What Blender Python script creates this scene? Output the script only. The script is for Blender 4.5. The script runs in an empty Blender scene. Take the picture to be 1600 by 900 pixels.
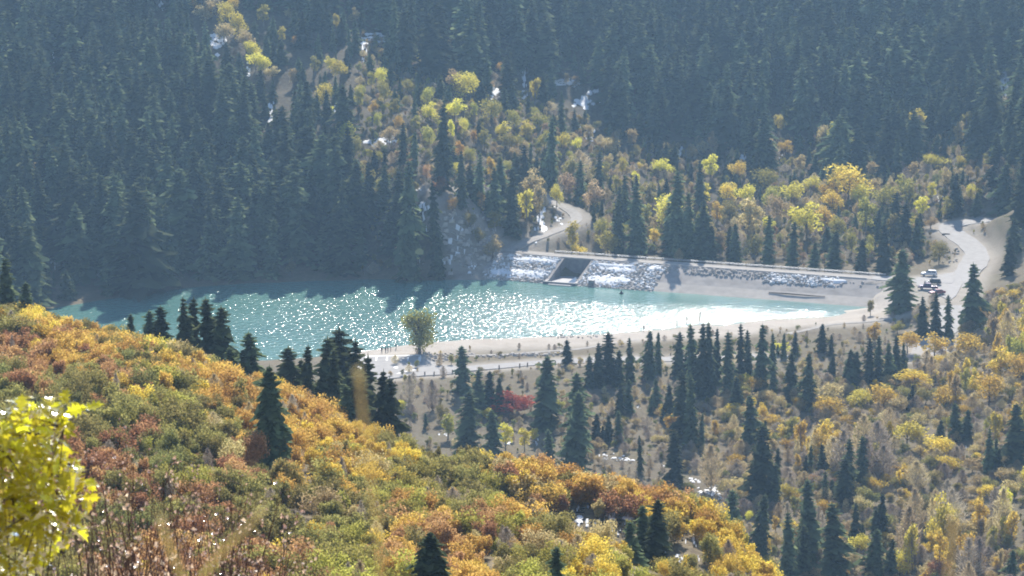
import bpy, bmesh, math, random
import numpy as np
from mathutils import Vector, Matrix

random.seed(7)
rng = np.random.default_rng(7)
scene = bpy.context.scene
COL = scene.collection
R = math.radians

# ------------------------------------------------------------------ camera, sky, sun, exposure
F = 4660.0                      # focal length in pixels of a 1600-wide frame
PITCH = R(10.9)
HCAM = 163.0
cam_d = bpy.data.cameras.new('camera')
cam = bpy.data.objects.new('camera', cam_d)
COL.objects.link(cam)
cam.location = (0, 0, HCAM)
cam.rotation_euler = (R(90) - PITCH, 0, 0)
cam_d.sensor_width = 36
cam_d.lens = 36 * F / 1600
cam_d.clip_start = 0.05
cam_d.clip_end = 6000
cam_d.dof.use_dof = True
cam_d.dof.focus_distance = 600
cam_d.dof.aperture_fstop = 13
scene.camera = cam

SUN_EL, SUN_AZ = 36.0, 5.0      # degrees, azimuth clockwise from the viewing direction
world = bpy.data.worlds.new('World')
scene.world = world
world.use_nodes = True
wn = world.node_tree
for n in list(wn.nodes):
    wn.nodes.remove(n)
wo = wn.nodes.new('ShaderNodeOutputWorld')
wb = wn.nodes.new('ShaderNodeBackground')
ws = wn.nodes.new('ShaderNodeTexSky')
ws.sky_type = 'NISHITA'
ws.sun_disc = False
ws.sun_elevation = R(SUN_EL)
ws.sun_rotation = R(SUN_AZ)
ws.altitude = 1900
wb.inputs['Strength'].default_value = 0.14
wn.links.new(ws.outputs[0], wb.inputs[0])
wn.links.new(wb.outputs[0], wo.inputs[0])

sun_d = bpy.data.lights.new('sun', 'SUN')
sun = bpy.data.objects.new('sun', sun_d)
COL.objects.link(sun)
sun_d.energy = 4.8
sun_d.angle = R(0.5)
sun_d.color = (1.0, 0.95, 0.87)
sd = Vector((math.sin(R(SUN_AZ)) * math.cos(R(SUN_EL)), math.cos(R(SUN_AZ)) * math.cos(R(SUN_EL)), math.sin(R(SUN_EL))))
sun.rotation_euler = sd.to_track_quat('Z', 'Y').to_euler()

vs = scene.view_settings
vs.view_transform = 'Standard'
vs.look = 'None'
vs.gamma = 1
vs.use_curve_mapping = False
vs.exposure = 0.78
scene.cycles.use_denoising = True
scene.cycles.max_bounces = 6
scene.cycles.diffuse_bounces = 3
scene.cycles.transmission_bounces = 4
scene.cycles.transparent_max_bounces = 4
scene.cycles.volume_bounces = 0
scene.cycles.sample_clamp_indirect = 4
scene.cycles.filter_width = 1.9
HAZE_DENSITY = 0.000125

# ------------------------------------------------------------------ picture <-> place
CP, SP = math.cos(PITCH), math.sin(PITCH)

def ray(px, py):
    a, b = (px - 800) / F, (450 - py) / F
    return a, CP + b * SP, -SP + b * CP

def at_y(px, py, Y):
    d = ray(px, py)
    return (d[0] / d[1] * Y, Y, HCAM + d[2] / d[1] * Y)

def at_z(px, py, z):
    d = ray(px, py)
    t = (z - HCAM) / d[2]
    return (d[0] * t, d[1] * t, z)

def proj(x, y, z):
    x, y, z = np.asarray(x, float), np.asarray(y, float), np.asarray(z, float)
    zz = z - HCAM
    dep = y * CP - zz * SP
    up = y * SP + zz * CP
    dep = np.maximum(dep, 0.01)
    return 800 + F * x / dep, 450 - F * up / dep, dep

def px_of(x, y):
    return 800 + F * x / np.maximum(y, 1.0) * 0.985

# ------------------------------------------------------------------ terrain
class TPS:
    def __init__(self, P, z, smooth=0.02):
        P = np.array(P, float); n = len(P)
        self.P = P
        K = self.k(P, P) + smooth * np.eye(n)
        A = np.zeros((n + 3, n + 3))
        A[:n, :n] = K; A[:n, n] = 1; A[:n, n + 1:] = P
        A[n, :n] = 1; A[n + 1:, :n] = P.T
        b = np.concatenate([np.array(z, float), np.zeros(3)])
        self.w = np.linalg.solve(A, b)
    @staticmethod
    def k(A, B):
        d2 = ((A[:, None, :] - B[None]) ** 2).sum(-1)
        return 0.5 * d2 * np.log(d2 + 1e-9)
    def __call__(self, Q):
        out = np.empty(len(Q)); n = len(self.P)
        for i in range(0, len(Q), 20000):
            q = Q[i:i + 20000]
            out[i:i + 20000] = self.k(q, self.P) @ self.w[:n] + self.w[n] + q @ self.w[n + 1:]
        return out

NEAR = []
for p in (-300, 250, 800, 1350, 1900):
    NEAR += [(p, 0, 161.3), (p, 25, 154.3), (p, 80, 137.0), (p, 150, 116.5)]
NEAR += [(-300, 200, 104), (0, 200, 103.5), (400, 200, 103.2), (750, 200, 102.8), (1000, 200, 101.5), (1300, 200, 93), (1900, 200, 76),
         (-300, 280, 101), (-300, 390, 94), (-300, 480, 58), (-300, 620, 12),
         (0, 280, 98), (0, 330, 93.5), (0, 370, 88.4), (0, 450, 60), (0, 600, 0),
         (200, 280, 96.6), (200, 350, 87.9), (200, 440, 55), (200, 580, -5),
         (400, 270, 94.4), (400, 335, 85.7), (400, 420, 55), (400, 560, -8),
         (600, 255, 93.4), (600, 315, 84.1), (600, 390, 56), (600, 520, -8),
         (800, 230, 97.3), (800, 260, 91.0), (800, 292, 79.5), (810, 309, 82.5), (800, 350, 66), (800, 450, 10), (800, 520, -10),
         (950, 238, 94.0), (950, 284, 78.5), (950, 303, 80.9), (950, 340, 65), (950, 450, 4),
         (1130, 232, 92.5), (1130, 275, 80), (1130, 300, 79.0), (1130, 340, 60), (1130, 450, -2),
         (1250, 250, 80), (1250, 300, 69), (1250, 450, -6), (1500, 300, 55), (1500, 450, -9), (1900, 300, 44), (1900, 450, -10)]
near_tps = TPS([(p / 120, y / 25) for p, y, z in NEAR], [z for p, y, z in NEAR])

FAR = [(300, 550, 0), (800, 550, -1), (1300, 560, 0), (1700, 560, 5), (1700, 650, 8), (1300, 650, 1), (800, 650, 0), (400, 650, 1),
       (0, 600, 4), (-300, 600, 8), (-300, 700, 6), (100, 700, 2), (600, 740, 2), (900, 740, 2), (1200, 740, 1.8), (1450, 760, 3.5), (1700, 760, 9),
       (300, 745, 2), (450, 742, 2), (1000, 755, 2), (1200, 770, 1.8), (1350, 790, 2.2), (1350, 815, 2.4),
       (-300, 800, 8), (-300, 950, 42), (-300, 1100, 78), (-300, 1300, 140), (0, 828, 1), (0, 885, 14), (0, 1000, 39), (0, 1100, 72), (0, 1300, 135),
       (200, 850, 1), (200, 893, 13), (400, 864, 1), (400, 900, 12.5), (400, 1000, 43), (400, 1100, 74), (400, 1300, 135),
       (600, 862, 1), (600, 885, 17), (600, 950, 35), (600, 1100, 70), (690, 878, 20), (700, 862, 2), (700, 900, 25), (720, 950, 29), (750, 1000, 34),
       (750, 1100, 56), (760, 1300, 120), (765, 862, 1.2), (778, 876, 6), (770, 890, 13), (800, 905, 13), (800, 950, 20),
       (807, 876, 5.4), (835, 885, 7.6), (873, 897, 8.4), (896, 905, 9), (885, 918, 11), (854, 930, 12.5), (860, 960, 15),
       (900, 885, 4), (1000, 880, 3), (1200, 872, 3), (1350, 862, 3.4), (1000, 930, 3.5), (1200, 930, 4), (1400, 930, 6.5),
       (1000, 1000, 8), (1200, 1000, 9), (1400, 1000, 12), (1000, 1050, 18), (1200, 1060, 21), (1400, 1060, 25), (1600, 1000, 28),
       (1000, 1180, 57), (1300, 1180, 60), (1600, 1180, 68), (1000, 1350, 112), (1300, 1350, 112), (1700, 1350, 120),
       (1420, 842, 5), (1490, 800, 4.6), (1510, 845, 5), (1532, 868, 6), (1505, 885, 7), (1488, 900, 8), (1515, 907, 9), (1560, 905, 11.8), (1600, 905, 19),
       (1600, 840, 7.5), (1660, 850, 15), (1750, 800, 18), (1800, 950, 46), (1600, 760, 5.5), (1440, 870, 4), (1460, 885, 6)]
far_tps = TPS([((p - 800) / F * y / 30, y / 30) for p, y, z in FAR], [z for p, y, z in FAR], 0.01)

LAKE_PX = [(10, 500), (30, 491), (100, 479), (200, 463), (300, 449), (400, 442), (500, 439), (600, 437), (700, 438), (765, 438), (800, 434), (900, 436),
           (1000, 440), (1060, 444), (1150, 454), (1200, 462), (1260, 471), (1310, 482), (1325, 489), (1300, 495), (1240, 498), (1190, 501), (1130, 508),
           (1090, 507), (1050, 514), (980, 519), (900, 523), (800, 528), (720, 531), (650, 537), (600, 545), (560, 550), (500, 557), (420, 563), (330, 566),
           (200, 562), (100, 540), (30, 500)]
LAKE = np.array([at_z(px, py, 0)[:2] for px, py in LAKE_PX])

def poly_sd(P, x, y):
    """signed distance to polygon, negative inside"""
    x, y = np.asarray(x, float), np.asarray(y, float)
    best = np.full(x.shape, 1e9); inside = np.zeros(x.shape, bool)
    n = len(P)
    for i in range(n):
        ax, ay = P[i]; bx, by = P[(i + 1) % n]
        dx, dy = bx - ax, by - ay
        t = np.clip(((x - ax) * dx + (y - ay) * dy) / (dx * dx + dy * dy + 1e-9), 0, 1)
        best = np.minimum(best, np.hypot(x - ax - t * dx, y - ay - t * dy))
        c = ((ay > y) != (by > y)) & (x < (bx - ax) * (y - ay) / (by - ay + 1e-12) + ax)
        inside ^= c
    return np.where(inside, -best, best)

def sstep(a, b, v):
    t = np.clip((v - a) / (b - a), 0, 1)
    return t * t * (3 - 2 * t)

def vnoise(x, y, s, seed=0):
    """smooth value noise"""
    x, y = np.asarray(x, float) / s, np.asarray(y, float) / s
    xi, yi = np.floor(x).astype(int), np.floor(y).astype(int)
    fx, fy = x - xi, y - yi
    fx, fy = fx * fx * (3 - 2 * fx), fy * fy * (3 - 2 * fy)
    def h(a, b):
        v = np.sin(a * 127.1 + b * 311.7 + seed * 74.7) * 43758.5453
        return v - np.floor(v)
    return (h(xi, yi) * (1 - fx) + h(xi + 1, yi) * fx) * (1 - fy) + (h(xi, yi + 1) * (1 - fx) + h(xi + 1, yi + 1) * fx) * fy

# dam line (crest): A is the abutment by the rocky spur, B the abutment by the parked cars
DA = np.array(at_z(788, 393, 5.0)[:2]); DB = np.array(at_z(1396, 436, 5.0)[:2])
DL = float(np.hypot(*(DB - DA))); DD = (DB - DA) / DL; DN = np.array([DD[1], -DD[0]])
if DN[1] > 0: DN = -DN          # points to the lake, towards the viewer
DAMZ = 5.0
def dam(s, u, z):
    p = DA + DD * s + DN * u
    return (p[0], p[1], z)
def dam_su(x, y):
    vx, vy = x - DA[0], y - DA[1]
    return vx * DD[0] + vy * DD[1], vx * DN[0] + vy * DN[1]

def catmull(P, step=3.0):
    P = np.array(P, float); out = []
    for i in range(len(P) - 1):
        p0, p1, p2, p3 = P[max(i - 1, 0)], P[i], P[i + 1], P[min(i + 2, len(P) - 1)]
        n = max(2, int(np.linalg.norm(p2 - p1) / step))
        for k in range(n):
            t = k / n
            out.append(0.5 * ((2 * p1) + (-p0 + p2) * t + (2 * p0 - 5 * p1 + 4 * p2 - p3) * t * t + (-p0 + 3 * p1 - 3 * p2 + p3) * t ** 3))
    out.append(P[-1])
    return np.array(out)

ROADS = {}
ROADS['left'] = (catmull([dam(14, 0, 5.05), at_z(815, 393, 5.2), at_z(800, 391, 5.3), at_z(808, 386, 5.9), at_z(822, 379, 6.8), at_z(838, 372, 7.7),
                          at_z(873, 358.5, 8.5), at_z(893, 350, 9.0), at_z(901, 341, 9.6), at_z(895, 332, 10.3), at_z(882, 324, 11.2), at_z(866, 317, 12), at_z(853, 311, 12.7), at_z(836, 300, 14.5)]), 3.7)
ROADS['right'] = (catmull([at_z(1440, 560, 3.0), at_z(1474, 515, 4.2), at_z(1487, 480, 4.6), at_z(1497, 455, 4.8), at_z(1508, 430, 5.2), at_z(1521, 412, 5.6), at_z(1526, 397, 6.1),
                           at_z(1516, 383, 6.7), at_z(1499, 370, 7.4), at_z(1485, 359, 8), at_z(1488, 351, 8.6), at_z(1512, 346.5, 9.1), at_z(1550, 343.5, 9.6), at_z(1620, 340, 11)]), 7.6)
ROADS['side'] = (catmull([dam(DL - 6, 0, 5.03), at_z(1420, 437.5, 5.02), at_z(1450, 438.5, 5.05), at_z(1490, 440, 5.12)]), 6.0)
ROADS['lower'] = (catmull([at_z(690, 579, 2.1), at_z(740, 575, 2.1), at_z(800, 570, 2.1), at_z(860, 565.5, 2.1), at_z(920, 563, 2.1), at_z(980, 561, 2.0), at_z(1060, 561, 2.0), at_z(1180, 556, 2.0)]), 5.2)
ROADS['path'] = (catmull([at_z(702, 556, 1.6), at_z(760, 553, 1.5), at_z(830, 549, 1.4), at_z(900, 545, 1.4), at_z(950, 538, 1.3), at_z(1000, 531, 1.2)]), 1.6)
ROADS['track'] = (catmull([at_z(1230, 523, 1.6), at_z(1262, 516, 1.7), at_z(1300, 508, 1.8), at_z(1345, 505.5, 2.0), at_z(1390, 500, 2.6)]), 1.8)
LOT = np.array([at_z(px, py, 2.0)[:2] for px, py in [(535, 557.5), (575, 556.2), (661, 553.8), (668, 562), (690, 570), (728, 573), (728, 582), (690, 585.5), (640, 588.5), (604, 592), (560, 591), (530, 582)]])
JUNCTION = np.array([at_z(px, py, 5.0)[:2] for px, py in [(1432, 434), (1466, 430), (1500, 424), (1512, 424), (1506, 440), (1494, 462), (1484, 470), (1472, 464), (1445, 454), (1432, 446)]])

GX0, GX1, GY0, GY1, GS = -390.0, 390.0, -18.0, 1482.0, 3.0
gx = np.arange(GX0, GX1 + 0.1, GS); gy = np.arange(GY0, GY1 + 0.1, GS)
MX, MY = np.meshgrid(gx, gy)
def base_height(x, y):
    x, y = np.ravel(x), np.ravel(y)
    far = far_tps(np.stack([x / 30, np.minimum(y, 1420) / 30], 1))
    far = np.where(y < 520, np.minimum(far, 6), far)
    p = np.clip(px_of(x, y), -350, 1950)
    near = near_tps(np.stack([p / 120, np.minimum(y, 640) / 25], 1))
    near = np.where(y > 640, -60, near)
    d = near - far; k = 4.0
    hgt = np.where(np.abs(d) < k, np.maximum(near, far) + (k - np.abs(d)) ** 2 / (4 * k), np.maximum(near, far))
    amp = np.where(y < 30, 0.08, np.where(near > far, 0.9, np.where(y > 880, 2.2, 0.5)))
    hgt = hgt + amp * (vnoise(x, y, 17, 1) - 0.5) + 0.5 * amp * (vnoise(x, y, 7, 2) - 0.5)
    return hgt, near > far
Z, ISNEAR = base_height(MX, MY)
Z = Z.reshape(MX.shape); ISNEAR = ISNEAR.reshape(MX.shape)
sdl = poly_sd(LAKE, MX, MY)
Z = np.where(~ISNEAR & (MY > 500), np.maximum(Z, 0.8), Z)
shore_n = sdl + 1.6 * (vnoise(MX, MY, 9, 5) - 0.5)
outz = 0.03 + 0.06 * np.maximum(shore_n, 0)
w = sstep(0, 20, shore_n)
lakeZ = np.where(shore_n < 0, np.maximum(-3.5, 0.16 * shore_n), outz * (1 - w) + Z * w)
Z = np.where(ISNEAR, Z, lakeZ)
s_, u_ = dam_su(MX, MY)
foot = (s_ > 4) & (s_ < DL - 2) & (u_ > -17) & (u_ < 24)
Z = np.where(foot, np.minimum(Z, np.where(u_ > 0, np.maximum(-2.5, 3.2 - 0.42 * u_), 3.2)), Z)
def carve(Z, poly=None, path=None, width=0, z=None):
    if poly is not None:
        d = np.maximum(poly_sd(poly, MX, MY), 0); zr = z
    else:
        best = np.full(MX.shape, 1e9); zr = np.zeros(MX.shape)
        for q in path:
            dd = np.hypot(MX - q[0], MY - q[1]); m = dd < best
            best[m] = dd[m]; zr[m] = q[2]
        d = np.maximum(best - width / 2, 0)
    k = sstep(1.5, 8, d)
    return (zr - 0.14) * (1 - k) + Z * k, d
road_d = np.full(MX.shape, 1e9)
for k, (P, wd) in ROADS.items():
    if k in ('path', 'track'):
        continue
    Z, d = carve(Z, path=P, width=wd)
    road_d = np.minimum(road_d, d)
Z, d = carve(Z, poly=LOT, z=2.0); road_d = np.minimum(road_d, d)
Z, d = carve(Z, poly=JUNCTION, z=5.08); road_d = np.minimum(road_d, d)

def ground(x, y):
    x, y = np.asarray(x, float), np.asarray(y, float)
    fx = np.clip((x - GX0) / GS, 0, len(gx) - 1.001); fy = np.clip((y - GY0) / GS, 0, len(gy) - 1.001)
    i, j = fx.astype(int), fy.astype(int); a, b = fx - i, fy - j
    return (Z[j, i] * (1 - a) + Z[j, i + 1] * a) * (1 - b) + (Z[j + 1, i] * (1 - a) + Z[j + 1, i + 1] * a) * b

def hit(px, py, ymin=30.0):
    """where the sight line through a pixel meets the ground"""
    d = ray(px, py)
    Y = np.arange(ymin, 1470, 1.0)
    x = d[0] / d[1] * Y; z = HCAM + d[2] / d[1] * Y
    below = z < np.maximum(ground(x, Y), 0)
    k = int(np.argmax(below)) if below.any() else len(Y) - 1
    return float(x[k]), float(Y[k]), float(max(ground(x[k], Y[k]), 0))

# ------------------------------------------------------------------ materials
def new_mat(name):
    m = bpy.data.materials.new(name); m.use_nodes = True
    nt = m.node_tree
    for n in list(nt.nodes): nt.nodes.remove(n)
    out = nt.nodes.new('ShaderNodeOutputMaterial')
    return m, nt, out
def N(nt, t, **kw):
    n = nt.nodes.new(t)
    for k, v in kw.items():
        if k in n.inputs: n.inputs[k].default_value = v
        else: setattr(n, k, v)
    return n
def ramp(nt, fac, stops):
    r = nt.nodes.new('ShaderNodeValToRGB')
    el = r.color_ramp.elements
    while len(el) > 1: el.remove(el[0])
    el[0].position = stops[0][0]; el[0].color = (*stops[0][1], 1)
    for p, c in stops[1:]:
        e = el.new(p); e.color = (*c, 1)
    nt.links.new(fac, r.inputs[0])
    return r.outputs[0]
def mixc(nt, fac, a, b, mode='MIX'):
    n = nt.nodes.new('ShaderNodeMix'); n.data_type = 'RGBA'; n.blend_type = mode
    for v, s in ((fac, n.inputs[0]), (a, n.inputs[6]), (b, n.inputs[7])):
        if isinstance(v, bpy.types.NodeSocket): nt.links.new(v, s)
        elif isinstance(v, (int, float)): s.default_value = v
        else: s.default_value = (*v, 1)
    return n.outputs[2]
def mathn(nt, op, a, b=0.0):
    n = nt.nodes.new('ShaderNodeMath'); n.operation = op
    for v, s in ((a, n.inputs[0]), (b, n.inputs[1])):
        if isinstance(v, bpy.types.NodeSocket): nt.links.new(v, s)
        else: s.default_value = v
    return n.outputs[0]

def leaf_mat(name, c, c2=None, trans=0.5, rough=0.6, gloss=0.0, tcol=None, vary=0.5):
    """two-sided leaf: reflects and lets light through; each leaf and each tree a little different"""
    m, nt, out = new_mat(name)
    g = N(nt, 'ShaderNodeNewGeometry'); oi = N(nt, 'ShaderNodeObjectInfo')
    c = np.array(c); c2 = np.array(c2) if c2 is not None else c * np.array([0.62, 0.68, 0.7])
    a = mixc(nt, g.outputs['Random Per Island'], tuple(c2), tuple(np.minimum(c * 1.2, 0.9)))
    hsv = N(nt, 'ShaderNodeHueSaturation')
    nt.links.new(a, hsv.inputs['Color'])
    nt.links.new(mathn(nt, 'ADD', mathn(nt, 'MULTIPLY', oi.outputs['Random'], 0.03), 0.487), hsv.inputs['Hue'])
    nt.links.new(mathn(nt, 'ADD', mathn(nt, 'MULTIPLY', oi.outputs['Random'], vary), 1.0 - vary / 2), hsv.inputs['Value'])
    col = hsv.outputs[0]
    d = N(nt, 'ShaderNodeBsdfDiffuse'); nt.links.new(col, d.inputs['Color'])
    t = N(nt, 'ShaderNodeBsdfTranslucent')
    if tcol is None: nt.links.new(col, t.inputs['Color'])
    else: nt.links.new(mixc(nt, 1.0, col, tcol, 'MULTIPLY'), t.inputs['Color'])
    mx = N(nt, 'ShaderNodeMixShader'); mx.inputs[0].default_value = trans
    nt.links.new(d.outputs[0], mx.inputs[1]); nt.links.new(t.outputs[0], mx.inputs[2])
    sh = mx.outputs[0]
    if gloss:
        gl = N(nt, 'ShaderNodeBsdfGlossy', Roughness=rough); gl.inputs['Color'].default_value = (1, 1, 1, 1)
        fr = N(nt, 'ShaderNodeFresnel', IOR=1.4)
        m2 = N(nt, 'ShaderNodeMixShader'); nt.links.new(mathn(nt, 'MULTIPLY', fr.outputs[0], gloss), m2.inputs[0])
        nt.links.new(sh, m2.inputs[1]); nt.links.new(gl.outputs[0], m2.inputs[2]); sh = m2.outputs[0]
    nt.links.new(sh, out.inputs[0])
    return m

def solid_mat(name, c, c2=None, scale=4.0, rough=0.8, metal=0.0, bump=0.0, spec=0.3):
    m, nt, out = new_mat(name)
    b = N(nt, 'ShaderNodeBsdfPrincipled'); b.inputs['Roughness'].default_value = rough
    b.inputs['Metallic'].default_value = metal; b.inputs['Specular IOR Level'].default_value = spec
    tc = N(nt, 'ShaderNodeTexCoord')
    no = N(nt, 'ShaderNodeTexNoise', Scale=scale, Detail=5.0); nt.links.new(tc.outputs['Object'], no.inputs['Vector'])
    c2 = c2 or tuple(v * 0.72 for v in c)
    nt.links.new(ramp(nt, no.outputs['Fac'], [(0.3, c2), (0.7, c)]), b.inputs['Base Color'])
    if bump:
        bp = N(nt, 'ShaderNodeBump', Strength=bump, Distance=0.1); nt.links.new(no.outputs['Fac'], bp.inputs['Height'])
        nt.links.new(bp.outputs[0], b.inputs['Normal'])
    nt.links.new(b.outputs[0], out.inputs[0])
    return m

LEAFC = {'gold': (.76, .53, .10), 'yellow': (.80, .65, .11), 'lime': (.43, .375, .085), 'olive': (.33, .275, .09), 'green': (.27, .255, .085), 'orange': (.66, .40, .105),
         'rust': (.52, .28, .13), 'red': (.50, .13, .08), 'tan': (.56, .42, .20), 'pink': (.54, .37, .22)}
LM = {k: leaf_mat('leaf_' + k, v, trans=0.6) for k, v in LEAFC.items()}
LM['spruce'] = leaf_mat('needles', (.150, .175, .085), (.070, .090, .052), trans=0.42, vary=1.1)
LM['bare'] = leaf_mat('twigs_grey', (.46, .38, .29), (.26, .21, .165), trans=0.45)
LM['baretan'] = leaf_mat('twigs_tan', (.62, .50, .28), (.36, .28, .16), trans=0.5)
BARK = solid_mat('bark', (.10, .075, .055), scale=3)
BARKP = solid_mat('bark_pale', (.26, .22, .18), scale=3)

# ------------------------------------------------------------------ mesh helpers
def mesh_np(name, V, faces, mats, mi=None, smooth=False):
    """faces: list of index tuples or an (n,k) array"""
    me = bpy.data.meshes.new(name)
    V = np.asarray(V, np.float32)
    if isinstance(faces, np.ndarray):
        k = faces.shape[1]; n = len(faces)
        me.vertices.add(len(V)); me.vertices.foreach_set('co', V.ravel())
        me.loops.add(n * k); me.loops.foreach_set('vertex_index', faces.astype(np.int32).ravel())
        me.polygons.add(n); me.polygons.foreach_set('loop_start', np.arange(0, n * k, k, dtype=np.int32))
        me.update(calc_edges=True)
    else:
        me.from_pydata([tuple(v) for v in V.tolist()], [], faces); me.update()
    for m in (mats if isinstance(mats, (list, tuple)) else [mats]): me.materials.append(m)
    if mi is not None: me.polygons.foreach_set('material_index', np.asarray(mi, np.int32))
    if smooth: me.polygons.foreach_set('use_smooth', np.ones(len(me.polygons), bool))
    return me

class MB:
    """collects shapes into one mesh"""
    def __init__(self): self.V, self.Fc, self.M = [], [], []
    def add(self, V, Fc, m=0):
        o = len(self.V); self.V += [tuple(v) for v in V]; self.Fc += [tuple(i + o for i in f) for f in Fc]; self.M += [m] * len(Fc)
    def tube(self, pts, radii, n=6, m=0, cap=True):
        pts = [Vector(p) for p in pts]; o = len(self.V)
        for i, p in enumerate(pts):
            t = (pts[min(i + 1, len(pts) - 1)] - pts[max(i - 1, 0)]).normalized()
            a = t.orthogonal().normalized(); b = t.cross(a)
            for k in range(n):
                an = 2 * math.pi * k / n
                self.V.append(tuple(p + (a * math.cos(an) + b * math.sin(an)) * radii[i]))
        for i in range(len(pts) - 1):
            for k in range(n):
                k2 = (k + 1) % n
                self.Fc.append((o + i * n + k, o + i * n + k2, o + (i + 1) * n + k2, o + (i + 1) * n + k)); self.M.append(m)
        if cap:
            self.Fc.append(tuple(o + k for k in range(n))[::-1]); self.M.append(m)
            self.Fc.append(tuple(o + (len(pts) - 1) * n + k for k in range(n))); self.M.append(m)
    def box(self, c, s, rz=0.0, m=0):
        cx, cy, cz = c; hx, hy, hz = s[0] / 2, s[1] / 2, s[2] / 2
        co, si = math.cos(rz), math.sin(rz)
        V = [(cx + x * co - y * si, cy + x * si + y * co, cz + z) for x, y, z in
             [(-hx, -hy, -hz), (hx, -hy, -hz), (hx, hy, -hz), (-hx, hy, -hz), (-hx, -hy, hz), (hx, -hy, hz), (hx, hy, hz), (-hx, hy, hz)]]
        self.add(V, [(0, 3, 2, 1), (4, 5, 6, 7), (0, 1, 5, 4), (1, 2, 6, 5), (2, 3, 7, 6), (3, 0, 4, 7)], m)
    def mesh(self, name, mats, smooth=False): return mesh_np(name, np.array(self.V), self.Fc, mats, self.M, smooth)

def link(name, me, parent=None, loc=(0, 0, 0), rot=(0, 0, 0), scale=(1, 1, 1)):
    o = bpy.data.objects.new(name, me); COL.objects.link(o)
    o.location = loc; o.rotation_euler = rot; o.scale = scale
    if parent: o.parent = parent
    return o
def tag(o, label=None, cat=None, group=None, kind=None):
    if label: o['label'] = label
    if cat: o['category'] = cat
    if group: o['group'] = group
    if kind: o['kind'] = kind
    return o

# ------------------------------------------------------------------ ground sheet
def build_terrain():
    ny, nx = MX.shape
    V = np.stack([MX.ravel(), MY.ravel(), Z.ravel()], 1)
    idx = np.arange(nx * ny).reshape(ny, nx)
    Fq = np.stack([idx[:-1, :-1].ravel(), idx[:-1, 1:].ravel(), idx[1:, 1:].ravel(), idx[1:, :-1].ravel()], 1)
    m, nt, out = new_mat('ground')
    b = N(nt, 'ShaderNodeBsdfPrincipled', Roughness=0.95); b.inputs['Specular IOR Level'].default_value = 0.1
    tc = N(nt, 'ShaderNodeTexCoord'); at = N(nt, 'ShaderNodeAttribute'); at.attribute_name = 'cover'
    sep = N(nt, 'ShaderNodeSeparateColor'); nt.links.new(at.outputs['Color'], sep.inputs[0])
    n1 = N(nt, 'ShaderNodeTexNoise', Scale=0.12, Detail=8.0, Roughness=0.65); n2 = N(nt, 'ShaderNodeTexNoise', Scale=0.9, Detail=6.0, Roughness=0.7)
    for n in (n1, n2): nt.links.new(tc.outputs['Object'], n.inputs['Vector'])
    brush = ramp(nt, n2.outputs['Fac'], [(0.3, (.10, .075, .05)), (0.5, (.19, .15, .09)), (0.7, (.27, .22, .14))])
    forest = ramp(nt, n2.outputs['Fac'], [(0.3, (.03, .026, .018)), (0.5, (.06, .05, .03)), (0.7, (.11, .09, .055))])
    meadow = ramp(nt, n1.outputs['Fac'], [(0.32, (.10, .08, .055)), (0.5, (.16, .13, .085)), (0.62, (.12, .11, .06)), (0.75, (.20, .165, .115))])
    meadow = mixc(nt, 0.35, meadow, brush)
    beach = ramp(nt, n1.outputs['Fac'], [(0.3, (.40, .345, .285)), (0.55, (.52, .46, .39)), (0.75, (.44, .39, .33))])
    beach = mixc(nt, 0.2, beach, brush)
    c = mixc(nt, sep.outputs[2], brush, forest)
    c = mixc(nt, sep.outputs[1], c, meadow)
    c = mixc(nt, sep.outputs[0], c, beach)
    # old snow lying in hollows of the shaded ground, with its own ragged outline
    nt.links.new(c, b.inputs['Base Color'])
    bp = N(nt, 'ShaderNodeBump', Strength=0.6, Distance=0.4); nt.links.new(n2.outputs['Fac'], bp.inputs['Height']); nt.links.new(bp.outputs[0], b.inputs['Normal'])
    nt.links.new(b.outputs[0], out.inputs[0])
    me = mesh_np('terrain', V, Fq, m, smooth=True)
    px, py, _ = proj(MX, MY, Z)
    cov = np.zeros((ny, nx, 4), np.float32); cov[..., 3] = 1
    far = ~ISNEAR
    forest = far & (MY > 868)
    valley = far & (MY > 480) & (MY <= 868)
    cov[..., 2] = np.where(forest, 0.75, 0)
    cov[..., 1] = np.where(valley, 0.9, 0)
    open_bank = far & (px > 1525) & (px < 1600) & (MY < 915) & (MY > 800)
    cov[..., 1] = np.where(open_bank, 1.0, cov[..., 1]); cov[..., 2] = np.where(open_bank, 0, cov[..., 2])
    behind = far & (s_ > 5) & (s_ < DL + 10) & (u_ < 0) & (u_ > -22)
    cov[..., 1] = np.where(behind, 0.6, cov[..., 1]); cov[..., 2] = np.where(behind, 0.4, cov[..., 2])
    nose = far & (px > 655) & (px < 790) & (py > 290) & (MY > 850) & (MY < 920) & (px > 655 + (py - 290) * 0.35)
    cov[..., 0] = np.where(nose, 0.55, 0)
    bch = far & (px > 540) & (shore_n > -6) & ((MY < 815) | (px > 1240)) & (MY < 850)
    k = 1 - sstep(13, 27, shore_n + 8 * (vnoise(MX, MY, 14, 8) - 0.5))
    k2 = np.where((px > 1290) & (px < 1400) & (MY > 800), 1 - sstep(20, 40, shore_n), k)
    cov[..., 0] = np.where(bch, np.maximum(k, k2), cov[..., 0])
    cov[..., 0] = np.maximum(cov[..., 0], np.where(far, (1 - sstep(0.5, 6, road_d)) * 0.75, 0))
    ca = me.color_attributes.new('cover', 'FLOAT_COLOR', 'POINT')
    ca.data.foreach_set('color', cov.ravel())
    tag(link('terrain', me), 'brushy hillside, valley meadow, sandy shore and forested slopes', kind='structure')

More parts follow.
